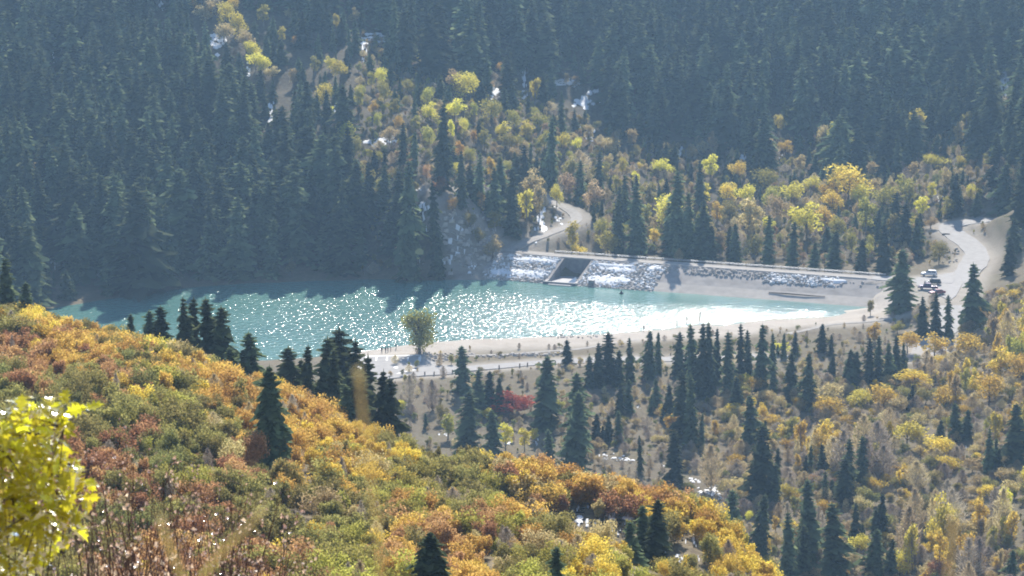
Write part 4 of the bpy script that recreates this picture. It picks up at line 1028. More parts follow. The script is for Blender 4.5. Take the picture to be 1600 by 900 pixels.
# the lone cottonwood on the beach: several stems, olive crown
X, Yd, zg = hit(656, 553, 700)
sc = Yd / (F * .985)
V, Fq, LC = leafy_crown(93, 12, 8.4, .06, 2600, .40, 22, 1.1, .2)
lone = make_kind(V, Fq, None, trunk_mesh('trunk', 10.5, .32, BARK, 10, 3, 3.0)); lone.W = 7.6
LM['beachtree'] = leaf_mat('leaf_beachtree', (.36, .35, .08), (.22, .22, .06), trans=.55, vary=.05)
plant('cottonwood_tree', lone, 'beachtree', (X, Yd, zg - .1), 49 * sc / 7.2, 78 * sc / 12, 'olive-yellow cottonwood standing alone on the lakeside beach', 'tree', None, 1.0)
CLEAR_NEAR.append((625, 470, 690, 556, Yd))

vx, vy = jitter_grid(-40, 165, 520, 790, 4.3)
vz = ground(vx, vy); vp, vq, vd = proj(vx, vy, vz)
near_here = ISNEAR[np.clip(((vy - GY0) / GS).astype(int), 0, len(gy) - 1), np.clip(((vx - GX0) / GS).astype(int), 0, len(gx) - 1)]
rd = np.full(vx.shape, 1e9)
for k, (P, wd) in ROADS.items():
    for q in P: rd = np.minimum(rd, np.hypot(vx - q[0], vy - q[1]) - wd / 2)
sl = poly_sd(LAKE, vx, vy)
bare_n, shrub = [], []
for i in range(len(vx)):
    p, q = float(vp[i]), float(vq[i])
    if near_here[i] or rd[i] < 3 or sl[i] < 14 or p < 610 or p > 1625 or q < 560 - max(0, (p - 1000)) * .12 or q > 960: continue
    dens = 1.0 if (p > 1180 and q > 620) else .42 if p > 1000 else .0
    if p > 1440 and q > 520: dens = .9
    meadow = dens < .5
    if random.random() > max(dens, .8): continue
    tall = not meadow and random.random() < .8
    h = random.choice((random.uniform(5, 8), random.uniform(8, 11), random.uniform(10, 14))) if tall else random.uniform(1.0, 3.0)
    hp = h * F / vd[i]; top = q - hp
    wr = h * .28 * F / vd[i]
    bad = any(float(vy[i]) < Yl and p + wr > a and p - wr < c and top < d and q > b for a, b, c, d, Yl in CLEAR_NEAR) or any(
        p + wr > x - w2 * .5 and p - wr < x + w2 * .5 and top < y2 + 3 and q > y2 - 3 for x, y2, w2, h2 in VALLEY_SNOW)
    if bad: continue
    warm = float(vnoise(vx[i], vy[i], 24, 51)) + (.3 if p > 1380 and q < 760 else .1)
    c = (random.choice(['gold', 'yellow', 'tan', 'gold', 'baretan', 'lime']) if warm > .62 else random.choice(['bare', 'bare', 'baretan', 'tan', 'baretan', 'olive'])) if tall else random.choice(['bare', 'baretan', 'tan', 'olive', 'green', 'bare', 'lime'])
    k = random.choice(BAR) if c.startswith('bare') else random.choice(COT[1:2] + COT[3:] * 2)
    s = h / 12
    (bare_n if tall else shrub).append((k, c, float(vx[i]), float(vy[i]), float(vz[i]) - .15, s * random.uniform(.6, 1.0) * (1 if tall else 1.7), s, random.uniform(0, 6.28), p, top, hp))
bare_n.sort(key=lambda t: -t[10])
first_, later_, nb_ = [], [], 0
for t in bare_n:
    if not t[1].startswith('bare'): nb_ += 1
    (first_ if len(first_) < 230 and (t[1].startswith('bare') or nb_ <= 62) else later_).append(t)
for t in first_:
    where = 'low in the thicket' if t[9] > 640 else 'below the winding road' if t[8] > 1400 else 'under the spruce row'
    near_ = 'by the tallest valley spruce' if t[8] < 1230 else 'by the ragged spruce' if t[8] < 1320 else 'below the golden grove' if t[8] < 1420 else 'round the spreading gold tree' if t[8] < 1510 else 'by the right edge'
    lab = '%s %s cottonwood %s, %s' % ('tall' if t[6] > .82 else 'mid-height' if t[6] > .66 else 'short', CN[t[1]].replace('bare', 'bare twiggy'), where, near_)
    plant('bare_tree' if t[1].startswith('bare') else 'broadleaf_tree', t[0], t[1], t[2:5], t[5], t[6], lab, 'tree', 'cottonwoods: ' + lab, t[7])
rest = later_ + shrub
bx_, by_ = jitter_grid(-45, 165, 515, 800, 2.6)
bz_ = ground(bx_, by_); bp_, bq_, bd_ = proj(bx_, by_, bz_); bl_ = poly_sd(LAKE, bx_, by_); lotd = poly_sd(LOT, bx_, by_)
brd = np.full(bx_.shape, 1e9)
for k, (P, wd) in ROADS.items():
    for q in P: brd = np.minimum(brd, np.hypot(bx_ - q[0], by_ - q[1]) - wd / 2)
bn = ISNEAR[np.clip(((by_ - GY0) / GS).astype(int), 0, len(gy) - 1), np.clip(((bx_ - GX0) / GS).astype(int), 0, len(gx) - 1)]
for i in range(len(bx_)):
    p, q = float(bp_[i]), float(bq_[i])
    if bn[i] or bl_[i] < 16 or brd[i] < 1.5 or lotd[i] < 2 or p < 600 or p > 1640 or q > 960: continue
    patch = float(vnoise(bx_[i], by_[i], 13, 41))
    thick = p > 1130 and q > 600 or p > 1430
    grey = p > 870 and q > 615 and not thick
    if random.random() > (.6 if thick else .62 if grey else .16 + .75 * max(0, patch - .35)): continue
    if any(abs(p - x) < w2 * .5 and abs(q - y2) < h2 * .6 + 2 for x, y2, w2, h2 in VALLEY_SNOW): continue
    h = random.uniform(1.4, 4.2) if thick else random.uniform(.9, 2.8) if grey else random.uniform(.5, 1.7)
    c = random.choice(['bare', 'bare', 'baretan', 'baretan', 'tan', 'tan', 'olive', 'green', 'gold' if thick else 'bare'])
    k = random.choice(COT) if not c.startswith('bare') else random.choice(BAR)
    s = h / 12
    rest.append((k, c, float(bx_[i]), float(by_[i]), float(bz_[i]) - .1, s * random.uniform(1.2, 2.0), s, random.uniform(0, 6.28)))
scatter_object('valley_brush', [t[:8] for t in rest], 'low grey and tan willow brush over the valley meadow')
# low bushes under the far trees
ux, uy = jitter_grid(-60, 185, 862, 1040, 3.0)
uz = ground(ux, uy); up_, uq_, ud_ = proj(ux, uy, uz); us_, uu_ = dam_su(ux, uy); ul = poly_sd(LAKE, ux, uy)
urd = np.full(ux.shape, 1e9)
for k, (P, wd) in ROADS.items():
    for q in P: urd = np.minimum(urd, np.hypot(ux - q[0], uy - q[1]) - wd / 2)
urd = np.minimum(urd, poly_sd(JUNCTION, ux, uy))
low = []
for i in range(len(ux)):
    p, q = float(up_[i]), float(uq_[i])
    if urd[i] < 2.2 or ul[i] < 4 or (-8 < us_[i] < DL + 6 and uu_[i] > -9) or p < 560 or p > 1640: continue
    bank = 1540 < p < 1600 and q > 330
    spur = 655 < p < 790 and 290 < q
    strip_ = 0 < us_[i] < DL and uu_[i] > -24
    if random.random() > (.06 if bank else .3 if spur else .3 if strip_ else .8): continue
    h = random.uniform(.8, 1.8) if (spur or strip_ or bank or urd[i] < 6) else random.uniform(1.2, 4.0)
    c = random.choice(['bare', 'baretan', 'pink', 'tan', 'olive', 'olive', 'green', 'rust' if spur else 'tan', 'lime', 'green'])
    k = random.choice(COT[3:]) if not c.startswith('bare') else random.choice(BAR)
    s = h / 12
    low.append((k, c, float(ux[i]), float(uy[i]), float(uz[i]) - .1, s * random.uniform(1.2, 2.0), s, random.uniform(0, 6.28)))
scatter_object('undergrowth', low, 'low bushes under the trees behind the dam and on the spur')

# ------------------------------------------------------------------ scrub oak on the near hill
ANCH = [(0, 500, 'olive'), (60, 492, 'gold'), (130, 495, 'gold'), (180, 505, 'olive'), (230, 520, 'gold'), (280, 535, 'olive'), (300, 548, 'olive'), (340, 560, 'gold'), (380, 580, 'gold'), (30, 540, 'rust'), (40, 580, 'rust'), (110, 550, 'orange'), (160, 560, 'orange'), (240, 560, 'lime'), (215, 575, 'green'), (200, 590, 'rust'), (280, 590, 'orange'), (20, 620, 'olive'), (70, 600, 'rust'), (100, 615, 'green'), (140, 600, 'olive'),
        (310, 580, 'orange'), (340, 600, 'orange'), (400, 600, 'orange'), (450, 615, 'orange'), (470, 640, 'orange'), (360, 640, 'orange'), (430, 690, 'orange'), (320, 610, 'olive'), (500, 640, 'orange'), (540, 650, 'orange'), (600, 670, 'gold'), (520, 700, 'gold'), (180, 640, 'olive'), (230, 630, 'olive'), (260, 650, 'lime'), (300, 670, 'olive'), (350, 690, 'olive'), (400, 720, 'rust'), (160, 680, 'olive'), (200, 690, 'rust'), (250, 710, 'green'), (140, 730, 'rust'), (190, 740, 'rust'), (240, 760, 'olive'), (290, 740, 'lime'), (160, 780, 'rust'), (210, 790, 'olive'), (260, 820, 'rust'), (330, 770, 'rust'), (350, 850, 'olive'), (150, 850, 'olive'), (250, 880, 'rust'), (330, 720, 'green'), (470, 750, 'orange'), (420, 770, 'olive'), (380, 740, 'green'),
        (560, 725, 'gold'), (610, 720, 'gold'), (640, 690, 'olive'), (690, 710, 'olive'), (640, 760, 'lime'), (700, 770, 'olive'), (740, 745, 'olive'), (780, 790, 'lime'), (560, 780, 'olive'), (600, 800, 'lime'), (500, 790, 'olive'), (520, 830, 'olive'), (610, 815, 'rust'), (640, 835, 'orange'), (700, 855, 'rust'), (740, 885, 'orange'), (760, 840, 'rust'), (800, 810, 'lime'), (830, 830, 'orange'), (850, 850, 'tan'), (870, 870, 'lime'), (920, 870, 'gold'), (930, 845, 'tan'), (960, 830, 'tan'), (800, 870, 'olive'),
        (790, 720, 'gold'), (830, 725, 'orange'), (880, 735, 'orange'), (920, 750, 'orange'), (960, 770, 'orange'), (1010, 765, 'rust'), (1040, 780, 'orange'), (1080, 785, 'orange'), (1120, 790, 'gold'), (1150, 815, 'lime'), (880, 790, 'olive'), (930, 800, 'tan'), (980, 800, 'olive'), (1090, 830, 'olive'), (1120, 840, 'gold'), (1100, 870, 'gold'), (1080, 890, 'olive'), (1040, 860, 'gold'), (450, 850, 'olive'), (380, 830, 'olive'), (430, 880, 'rust'), (560, 860, 'lime'), (560, 900, 'lime'), (500, 890, 'olive'), (300, 800, 'olive'), (200, 820, 'green'), (1000, 890, 'lime')]
AN = np.array([(a, b) for a, b, c in ANCH], float)
ox, oy = jitter_grid(-95, 60, 172, 395, 1.62)
oz = ground(ox, oy); op, oq, od = proj(ox, oy, oz)
# what the sight lines reach: keep plants whose tops clear the ground in front of them
t_ = np.linspace(.55, .985, 24)
vis = np.ones(ox.shape, bool)
for t in t_:
    vis &= ground(ox * t, oy * t) < HCAM + (oz + 3.2 - HCAM) * t + .4
jn = np.clip(((oy - GY0) / GS).astype(int), 0, len(gy) - 1), np.clip(((ox - GX0) / GS).astype(int), 0, len(gx) - 1)
ok = ISNEAR[jn] & vis & (op > -40) & (op < 1230) & (oq < 960) & (oq > 440)
OAKS = []
for i in np.nonzero(ok)[0]:
    p, q = float(op[i]), float(oq[i])
    ridge = 775 < p < 1150 and oy[i] > 300.5 - max(0, p - 950) * .01
    gully = 790 < p < 1010 and 277 < oy[i] < 300 and q > 735 and not ridge
    if gully and random.random() < .75: continue
    if ridge and (oy[i] > 313 or oy[i] < 303 and random.random() < .5): continue
    if p > 1040 and q > 815 and not ridge and random.random() < .4: continue
    if not ridge and float(vnoise(ox[i], oy[i], 6, 31)) < .16: continue
    hgt = random.choice((random.uniform(.8, 1.7), random.uniform(1.2, 2.4), random.uniform(1.7, 3.2))) * (0.7 + .6 * float(vnoise(ox[i], oy[i], 15, 32)))
    if gully: hgt *= .6
    if ridge: hgt = random.uniform(2.2, 3.3)
    hp = hgt * F / od[i]
    jx, jy = random.gauss(0, 30), random.gauss(0, 19)
    c = ANCH[int(np.argmin(((AN - (p + jx, q - hp * .5 + jy)) ** 2 * np.array([1, 2.2])).sum(1)))][2]
    if random.random() < .14: c = random.choice(['olive', 'gold', 'tan', 'bare', 'bare', 'baretan', 'olive'])
    if gully: c = random.choice(['olive', 'tan', 'bare', 'pink', 'olive'])
    if ridge: c = random.choice(['orange', 'orange', 'gold', 'rust', 'olive', 'tan'] if p < 1075 else ['orange', 'gold', 'lime', 'olive'])
    bad = any(float(oy[i]) < Yl - 1 and a < p < b2 and q - hp < d - (d - b) * .12 and q > b for a, b, b2, d, Yl in CLEAR_NEAR[len(CLEAR_NEAR) * 0:] if Yl < 400)
    if bad: continue
    if any(abs(p - x) < w2 * .6 + 8 and q - hp < y2 + h2 * .3 and q > y2 - h2 * .5 for x, y2, w2, h2 in NEAR_SNOW[:16]) and not ridge and random.random() < .7: continue
    OAKS.append([c, float(ox[i]), float(oy[i]), float(oz[i]) - .1, hgt, p, q - hp, hp])
def oak_label(c, p, t, hgt):
    z_ = 'tall' if hgt > 2.9 else 'low' if hgt < 2.1 else 'rounded'
    if t < 540 and p < 420: w = 'along the crest of the near ridge'
    elif p < 140 and t < 690: w = 'just above the yellow-green leaves'
    elif p < 330 and t < 600: w = 'below the crest of the near ridge'
    elif p < 330 and t < 690: w = 'above the tallest dry shrub'
    elif p < 170: w = 'just beside the yellow-green leaves'
    elif p < 250: w = 'behind the tallest dry shrub'
    elif p < 330 and t > 800: w = 'over the crossed straw stalks'
    elif p < 330: w = 'right of the tallest dry shrub'
    elif p < 560 and t < 660: w = 'round the large shaggy spruce'
    elif p > 770 and t < 800 and t < 720 + (p - 790) * .28: w = 'on the small ridge beyond the snowy gully'
    elif p > 780 and t < 830: w = 'in the snowy gully'
    elif p > 950: w = 'by the two pointed spruces'
    elif t < 760: w = 'across the middle of the near slope'
    elif p < 430: w = 'left of the slanting straw stalk tip'
    elif p < 560: w = 'left of the upright straw stalk'
    elif p < 660: w = 'right of the upright straw stalk'
    elif p < 760: w = 'round the wide dusty-green spruce'
    else: w = 'near the small bushy green spruce'
    return '%s %s scrub oak %s' % (z_, CN[c], w)
OAKS.sort(key=lambda t: -(t[7] * (1 if 0 < t[5] < 1600 and t[6] < 880 else 0)))
mass = []
for n, (c, x, y, z, hgt, p, t, hp) in enumerate(OAKS):
    if n < 300:
        k = random.choice(OAK) if not c.startswith('bare') else random.choice(BAR)
    else: k = random.choice(OAKF) if not c.startswith('bare') else random.choice(BAR)
    s = hgt / (12 if c.startswith('bare') else 2.9); wx = s * random.uniform(.62, 1.05)
    if n < 300:
        lab = oak_label(c, p, t, hgt)
        plant('scrub_oak', k, c, (x, y, z), wx, s, lab, 'shrub', 'near slope: ' + lab)
    else: mass.append((k, c, x, y, z, wx, s, random.uniform(0, 6.28)))
scatter_object('scrub_oak_cover', mass, 'dense gold, orange and olive scrub oak covering the near hillside')
print('COUNTS forest', len(FOR), 'dec', len(DECFILL), 'bare', len(bare_n), 'shrub', len(shrub), 'oaks', len(OAKS))

# ------------------------------------------------------------------ snow lying on the ground
def build_snow():
    r = np.random.default_rng(3); mb = MB()
    for lst, ymin, jn, sm in ((SNOW_PX, 852, .35, 1), (NOSE_SNOW, 850, .45, .8), (VALLEY_SNOW, 470, .5, .6), (NEAR_SNOW, 60, .45, .55)):
        frag = []
        for cx, cy, w_, h_ in lst:
            a_ = max(w_ * h_, 30); nf = int(np.clip(a_ / 26, 3, 22))
            for _ in range(nf):
                g = r.normal(0, .27 if ymin != 470 else .2, 2); f_ = r.uniform(.16, .42)
                frag.append((cx + g[0] * w_, cy + g[1] * h_, max(w_ * f_ * sm, 2.0), max(h_ * f_ * .8 * sm, 1.3)))
        for cx, cy, w_, h_ in frag:
            n = 10; ring = []
            ph = r.uniform(0, 6.28, 3)
            for f in (0.0, .5, 1.0):
                for k in range(n if f else 1):
                    a = 6.283 * k / n
                    q = f * (1 + jn * (.5 * math.sin(2 * a + ph[0]) + .35 * math.sin(3 * a + ph[1]) + .3 * math.sin(5 * a + ph[2])))
                    px, py = cx + math.cos(a) * w_ * .5 * q, cy + math.sin(a) * h_ * .5 * q
                    x, y, z = hit(px, py, ymin)
                    ring.append((x, y, z + (.16 if f < 1 else .01)))
            Fc = [(0, 1 + k, 1 + (k + 1) % n) for k in range(n)] + [(1 + k, 1 + n + k, 1 + n + (k + 1) % n, 1 + (k + 1) % n) for k in range(n)]
            ys = [v[1] for v in ring]
            if max(ys) - min(ys) > 90: continue
            mb.add(ring, Fc)
    tag(link('snow', mb.mesh('snow', SNOWM)), 'old white snow patches lying in shaded openings', kind='stuff')
build_snow()

# boulders along the lot edge, the spur and the shore
def build_boulders():
    r = np.random.default_rng(8); mb = MB()
    spots = [(x, 556.5 + r.normal(0, 1.6) + max(0, (x - 760)) * -.012, r.uniform(.35, 1.1), 600) for x in np.linspace(664, 880, 75)]
    spots += [(r.uniform(660, 700), r.uniform(556, 566), r.uniform(.3, .8), 600) for _ in range(20)]
    spots += [(r.uniform(690, 780), r.uniform(330, 434), r.uniform(.4, 1.5), 850) for _ in range(110)]
    spots += [(r.uniform(860, 950), r.uniform(524, 530), r.uniform(.25, .6), 600) for _ in range(25)]
    spots += [(r.uniform(1465, 1500), r.uniform(388, 412), r.uniform(.3, .8), 800) for _ in range(30)]
    for px, py, s, ymin in spots:
        x, y, z = hit(px, py, ymin); V = []
        for a, b, c in ((-1, -1, -.5), (1, -1, -.5), (1, 1, -.5), (-1, 1, -.5), (-.7, -.7, .5), (.7, -.7, .5), (.7, .7, .5), (-.7, .7, .5)):
            V.append((x + (a + r.uniform(-.4, .4)) * s * .6, y + (b + r.uniform(-.4, .4)) * s * .6, z + .12 + (c + r.uniform(-.3, .3)) * s * .75))
        mb.add(V, [(4, 5, 6, 7), (0, 1, 5, 4), (1, 2, 6, 5), (2, 3, 7, 6), (3, 0, 4, 7)])
    tag(link('rubble', mb.mesh('rubble', ROCKM)), 'pale loose rocks along the lot edge, spur and shore', kind='stuff')
build_boulders()

# ------------------------------------------------------------------ parked vehicles
def paint_mat(name, c):
    m, nt, out = new_mat(name); b = N(nt, 'ShaderNodeBsdfPrincipled'); b.inputs['Base Color'].default_value = (*c, 1)
    b.inputs['Roughness'].default_value = .28; b.inputs['Coat Weight'].default_value = .6; b.inputs['Coat Roughness'].default_value = .08; b.inputs['Metallic'].default_value = .25
    nt.links.new(b.outputs[0], out.inputs[0]); return m
GLASS = solid_mat('car_glass', (.03, .035, .04), rough=.08, spec=.6)
RUBBER = solid_mat('tyre_rubber', (.02, .02, .02), rough=.8)
RIMM = solid_mat('wheel_rim', (.5, .5, .52), rough=.35, metal=.8)
LAMP = solid_mat('head_lamp', (.7, .7, .68), rough=.15); TAIL = solid_mat('tail_lamp', (.35, .02, .02), rough=.2)
def vehicle(name, style, paint, px, py, heading, label, zoff=5.11):
    """nose along +x before turning; parts share the thing's frame"""
    X, Y, zz = at_z(px, py, zoff); 
    root = bpy.data.objects.new(name, None); COL.objects.link(root); root.location = (X, Y, zoff); root.rotation_euler = (0, 0, heading); tag(root, label, 'pickup' if style == 'pickup' else 'car', 'vehicles parked where the road meets the dam')
    W = .92
    if style == 'suv':
        body = [(-2.25, .38), (-2.3, .95), (-2.2, 1.08), (.95, 1.08), (2.1, .95), (2.3, .78), (2.32, .4)]; cab = [(-2.15, 1.07), (-2.0, 1.70), (.15, 1.74), (1.0, 1.08)]
    elif style == 'pickup':
        body = [(-2.7, .5), (-2.72, 1.12), (-.7, 1.12), (1.3, 1.14), (2.45, 1.04), (2.65, .85), (2.66, .5)]; cab = [(-.95, 1.12), (-.85, 1.80), (.6, 1.82), (1.35, 1.14)]
    else:
        body = [(-2.2, .35), (-2.28, .82), (-2.1, .98), (-1.5, 1.0), (1.05, .95), (2.05, .82), (2.25, .65), (2.27, .36)]; cab = [(-1.75, .99), (-1.05, 1.42), (.2, 1.45), (1.1, .95)]
    def loft(prof, ws, inset_top=0.0, zmid=None):
        n = len(prof); V = []
        z0 = min(z for x, z in prof); z1 = max(z for x, z in prof)
        for sgn in (-1, 1):
            for x, z in prof:
                f = (z - z0) / max(z1 - z0, .01); V.append((x, sgn * (ws - inset_top * f), z))
        Fc = [tuple(range(n)), tuple(range(2 * n - 1, n - 1, -1))] + [(i, i + n, (i + 1) % n + n, (i + 1) % n) for i in range(n)]
        return V, Fc
    mb = MB(); V, Fc = loft(body, W, .05); mb.add(V, Fc)
    if style == 'pickup': 
        pass
    bo = link('body', mb.mesh('body', paint), root); bv = bo.modifiers.new('bevel', 'BEVEL'); bv.width = .09; bv.segments = 3
    mb = MB(); V, Fc = loft(cab, W - .05, .2); mb.add(V, Fc); co = link('cabin', mb.mesh('cabin', paint), root); bv = co.modifiers.new('bevel', 'BEVEL'); bv.width = .07; bv.segments = 2
    # panes, proud of the cabin
    z0, z1 = cab[0][1], cab[2][1]
    def yw(z): return W - .05 - .2 * (z - z0) / (z1 - z0)
    def lerp(a, b, t): return (a[0] + (b[0] - a[0]) * t, a[1] + (b[1] - a[1]) * t)
    def pane(nm, q):
        me = mesh_np(nm, q, [(0, 1, 2, 3)], GLASS); link(nm, me, root)
    for sg in (-1, 1):
        xs = (cab[0][0] + .25, (cab[0][0] + cab[3][0]) / 2, cab[3][0] - .3) if style != 'pickup' else (cab[0][0] + .15, (cab[0][0] + cab[3][0]) / 2 + .1, cab[3][0] - .3)
        for k in range(2):
            za, zb = z0 + .1, z1 - .13
            xa, xb = xs[k] + .04, xs[k + 1] - .04
            sl_ = .0 if k == 0 else (cab[2][0] - cab[3][0]) * .62
            sr = (cab[1][0] - cab[0][0]) * .62 if k == 0 else 0
            q = [(xa, sg * (yw(za) + .012), za), (xb, sg * (yw(za) + .012), za), (xb + sl_, sg * (yw(zb) + .012), zb), (xa + sr, sg * (yw(zb) + .012), zb)]
            pane('side_window', q)
    for a, b, nm, dx in ((cab[3], cab[2], 'windscreen', .02), (cab[0], cab[1], 'rear_window', -.02)):
        p, q = lerp(a, b, .12), lerp(a, b, .88)
        pane(nm, [(p[0] + dx, -yw(p[1]) + .1, p[1] + .012), (p[0] + dx, yw(p[1]) - .1, p[1] + .012), (q[0] + dx, yw(q[1]) - .1, q[1] + .012), (q[0] + dx, -yw(q[1]) + .1, q[1] + .012)])
    rw = .38 if style == 'pickup' else .34
    wb_ = body[-1][0] * .62
    for x in (-wb_, wb_):
        for sg in (-1, 1):
            mb = MB(); mb.tube([(x, sg * .72, rw), (x, sg * .95, rw)], [rw, rw], 16); ty = link('wheel', mb.mesh('wheel', RUBBER), root)
            mb = MB(); mb.tube([(x, sg * .93, rw), (x, sg * .965, rw)], [rw * .62, rw * .55], 12); link('rim', mb.mesh('rim', RIMM), ty)
    fx_, rx = body[-1][0], body[0][0]
    for sg in (-1, 1):
        mb = MB(); mb.box((fx_ - .05, sg * .66, .72), (.12, .36, .16)); link('headlight', mb.mesh('headlight', LAMP), root)
        mb = MB(); mb.box((rx + .02, sg * .76, .85), (.12, .2, .3)); link('tail_light', mb.mesh('tail_light', TAIL), root)
    for x, nm in ((fx_, 'front_bumper'), (rx, 'rear_bumper')):
        mb = MB(); mb.box((x, 0, .48), (.16, 1.75, .2)); link(nm, mb.mesh(nm, RUBBER), root)
    if style == 'pickup':
        mb = MB(); mb.box((-1.8, 0, 1.128), (1.55, 1.5, .02)); link('bed_liner', mb.mesh('bed_liner', RUBBER), root)
    return root
vehicle('parked_car', 'suv', paint_mat('paint_silver', (.62, .63, .65)), 1451.5, 431.2, R(180 - 8), 'silver-white car parked across from the dark vehicles')
vehicle('parked_car', 'suv', paint_mat('paint_black', (.03, .03, .035)), 1457.5, 444.5, R(180 - 4), 'dark grey car parked behind the purple pickup')
vehicle('parked_pickup', 'pickup', paint_mat('paint_purple', (.07, .03, .10)), 1449.5, 452.0, R(180 - 12), 'dark purple pickup parked between the dark and maroon cars')
vehicle('parked_car', 'sedan', paint_mat('paint_maroon', (.22, .035, .05)), 1464, 460.0, R(180 + 20), 'maroon car parked nearest the slim spruces')

# ------------------------------------------------------------------ people on the beach by the lot
SKIN = solid_mat('skin', (.45, .28, .2), rough=.6)
def person(px, py, h, shirt, trousers, label, pose=0, heading=0.0):
    X, Y, z = hit(px, py, 650)
    s = h / 1.75
    J = {'pel': (0, 0, .95), 'spine': (0, .01, 1.15), 'chest': (0, 0, 1.36), 'neck': (0, 0, 1.50), 'head0': (0, -.01, 1.58), 'head1': (0, -.015, 1.68), 'head2': (0, 0, 1.74),
         'hl': (.10, 0, .90), 'kl': (.11, -.03 - .12 * pose, .50), 'al': (.11, .03 - .05 * pose, .09), 'tl': (.12, -.13 - .05 * pose, .04),
         'hr': (-.10, 0, .90), 'kr': (-.11, -.02 + .05 * pose, .50), 'ar': (-.11, .04 + .2 * pose, .10), 'tr': (-.12, -.10 + .2 * pose, .04),
         'sl': (.19, 0, 1.41), 'el': (.25, .05, 1.13), 'wl': (.24, -.06 - .15 * pose, .90), 'fl': (.23, -.09 - .15 * pose, .80),
         'sr': (-.19, 0, 1.41), 'er': (-.25, .04, 1.13), 'wr': (-.24, -.05, .90), 'fr': (-.23, -.07, .80)}
    rad = dict(pel=.15, spine=.13, chest=.155, neck=.06, head0=.085, head1=.10, head2=.07, hl=.095, kl=.062, al=.045, tl=.035, hr=.095, kr=.062, ar=.045, tr=.035, sl=.07, el=.047, wl=.034, fl=.03, sr=.07, er=.047, wr=.034, fr=.03)
    E = [('pel', 'spine'), ('spine', 'chest'), ('chest', 'neck'), ('neck', 'head0'), ('head0', 'head1'), ('head1', 'head2'), ('pel', 'hl'), ('hl', 'kl'), ('kl', 'al'), ('al', 'tl'), ('pel', 'hr'), ('hr', 'kr'), ('kr', 'ar'), ('ar', 'tr'), ('chest', 'sl'), ('sl', 'el'), ('el', 'wl'), ('wl', 'fl'), ('chest', 'sr'), ('sr', 'er'), ('er', 'wr'), ('wr', 'fr')]
    ks = list(J); me = bpy.data.meshes.new('person'); me.from_pydata([J[k] for k in ks], [(ks.index(a), ks.index(b)) for a, b in E], []); me.update()
    o = bpy.data.objects.new('person', me); COL.objects.link(o)
    md = o.modifiers.new('skin', 'SKIN'); sub = o.modifiers.new('sub', 'SUBSURF'); sub.levels = 1; sub.render_levels = 1
    if not me.skin_vertices: me.attributes.new('skin', 'FLOAT', 'POINT')
    for i, k in enumerate(ks):
        me.skin_vertices[0].data[i].radius = (rad[k], rad[k] * (.75 if k in ('chest', 'spine', 'pel') else 1)); me.skin_vertices[0].data[i].use_root = k == 'pel'
    bpy.context.view_layer.update()
    ev = o.evaluated_get(bpy.context.evaluated_depsgraph_get()); nm = bpy.data.meshes.new_from_object(ev)
    nm.materials.clear()
    hair = solid_mat('hair', (.04, .03, .02)); shoe = RUBBER
    for m_ in (trousers, shirt, SKIN, hair, shoe): nm.materials.append(m_)
    for p in nm.polygons:
        c = p.center
        p.material_index = 4 if c.z < .1 else 0 if c.z < .98 and abs(c.x) < .2 else 2 if c.z < .88 else 1 if c.z < 1.5 else 3 if c.z > 1.66 or (c.y > .02 and c.z > 1.57) else 2
        p.use_smooth = True
    bpy.data.objects.remove(o)
    n = link('person', nm, None, (X, Y, z + .0), (0, 0, heading), (s, s, s))
    tag(n, label, 'person', 'people standing along the beach')
DARK = solid_mat('cloth_dark', (.03, .03, .04)); NAVY = solid_mat('cloth_navy', (.04, .05, .09)); GREYC = solid_mat('cloth_grey', (.12, .12, .13)); BROWNC = solid_mat('cloth_brown', (.12, .07, .05))
person(596.5, 552.6, 1.78, DARK, NAVY, 'person in dark clothes, leftmost of the group by the parking lot', 0, .4)
person(602.5, 552.4, 1.74, DARK, DARK, 'person in black, second from left by the parking lot', .6, 2.4)
person(606.2, 551.0, 1.70, GREYC, NAVY, 'person in grey, third from left by the parking lot', 0, -1.0)
person(610.4, 549.8, 1.45, GREYC, DARK, 'shorter person, fourth from left by the parking lot', .3, 1.4)
person(618.8, 547.8, 1.80, DARK, DARK, 'person in black standing apart at the water edge', 1.0, 2.0)
person(1006.3, 518.6, 1.75, BROWNC, DARK, 'lone dark figure standing on the far end of the beach', .2, 2.8)

# posts, buoy, log
def post(px, py, h, r0, label, group, ymin=600):
    X, Y, z = hit(px, py, ymin); mb = MB(); a = random.uniform(-.04, .04)
    mb.tube([(0, 0, -.4), (a * h, 0, h * .6), (a * h * 1.6, .02, h)], [r0, r0 * .95, r0 * .8], 8); mb.tube([(a * h * 1.6, .02, h), (a * h * 1.6, .02, h + .04)], [r0 * .8, r0 * .3], 8)
    tag(link('wooden_post', mb.mesh('wooden_post', WOOD), None, (X, Y, z)), label, 'post', group)
for px, py, h in ((1057.5, 509.5, 1.9), (1073, 506.5, 2.0), (1093, 503.5, 2.5)):
    post(px, py, h, .13, 'thin dark stake at the bright water edge, %s' % {1057.5: 'shortest of three', 1073: 'middle of three', 1093: 'tallest of three'}[px], 'stakes at the bright water edge')
for i, (px, py) in enumerate([(664, 588.0), (678, 587.0), (694, 585.6), (707, 584.4), (748, 580.0), (780, 577.5), (812, 574.6), (824, 573.8), (842, 572.0), (868, 570.2), (905, 568.8)]):
    post(px, py, 1.0, .16, 'short brown post along the near edge of the lot road', 'posts along the near edge of the lot road')
X, Y, z = at_z(971, 459, 0)
mb = MB()
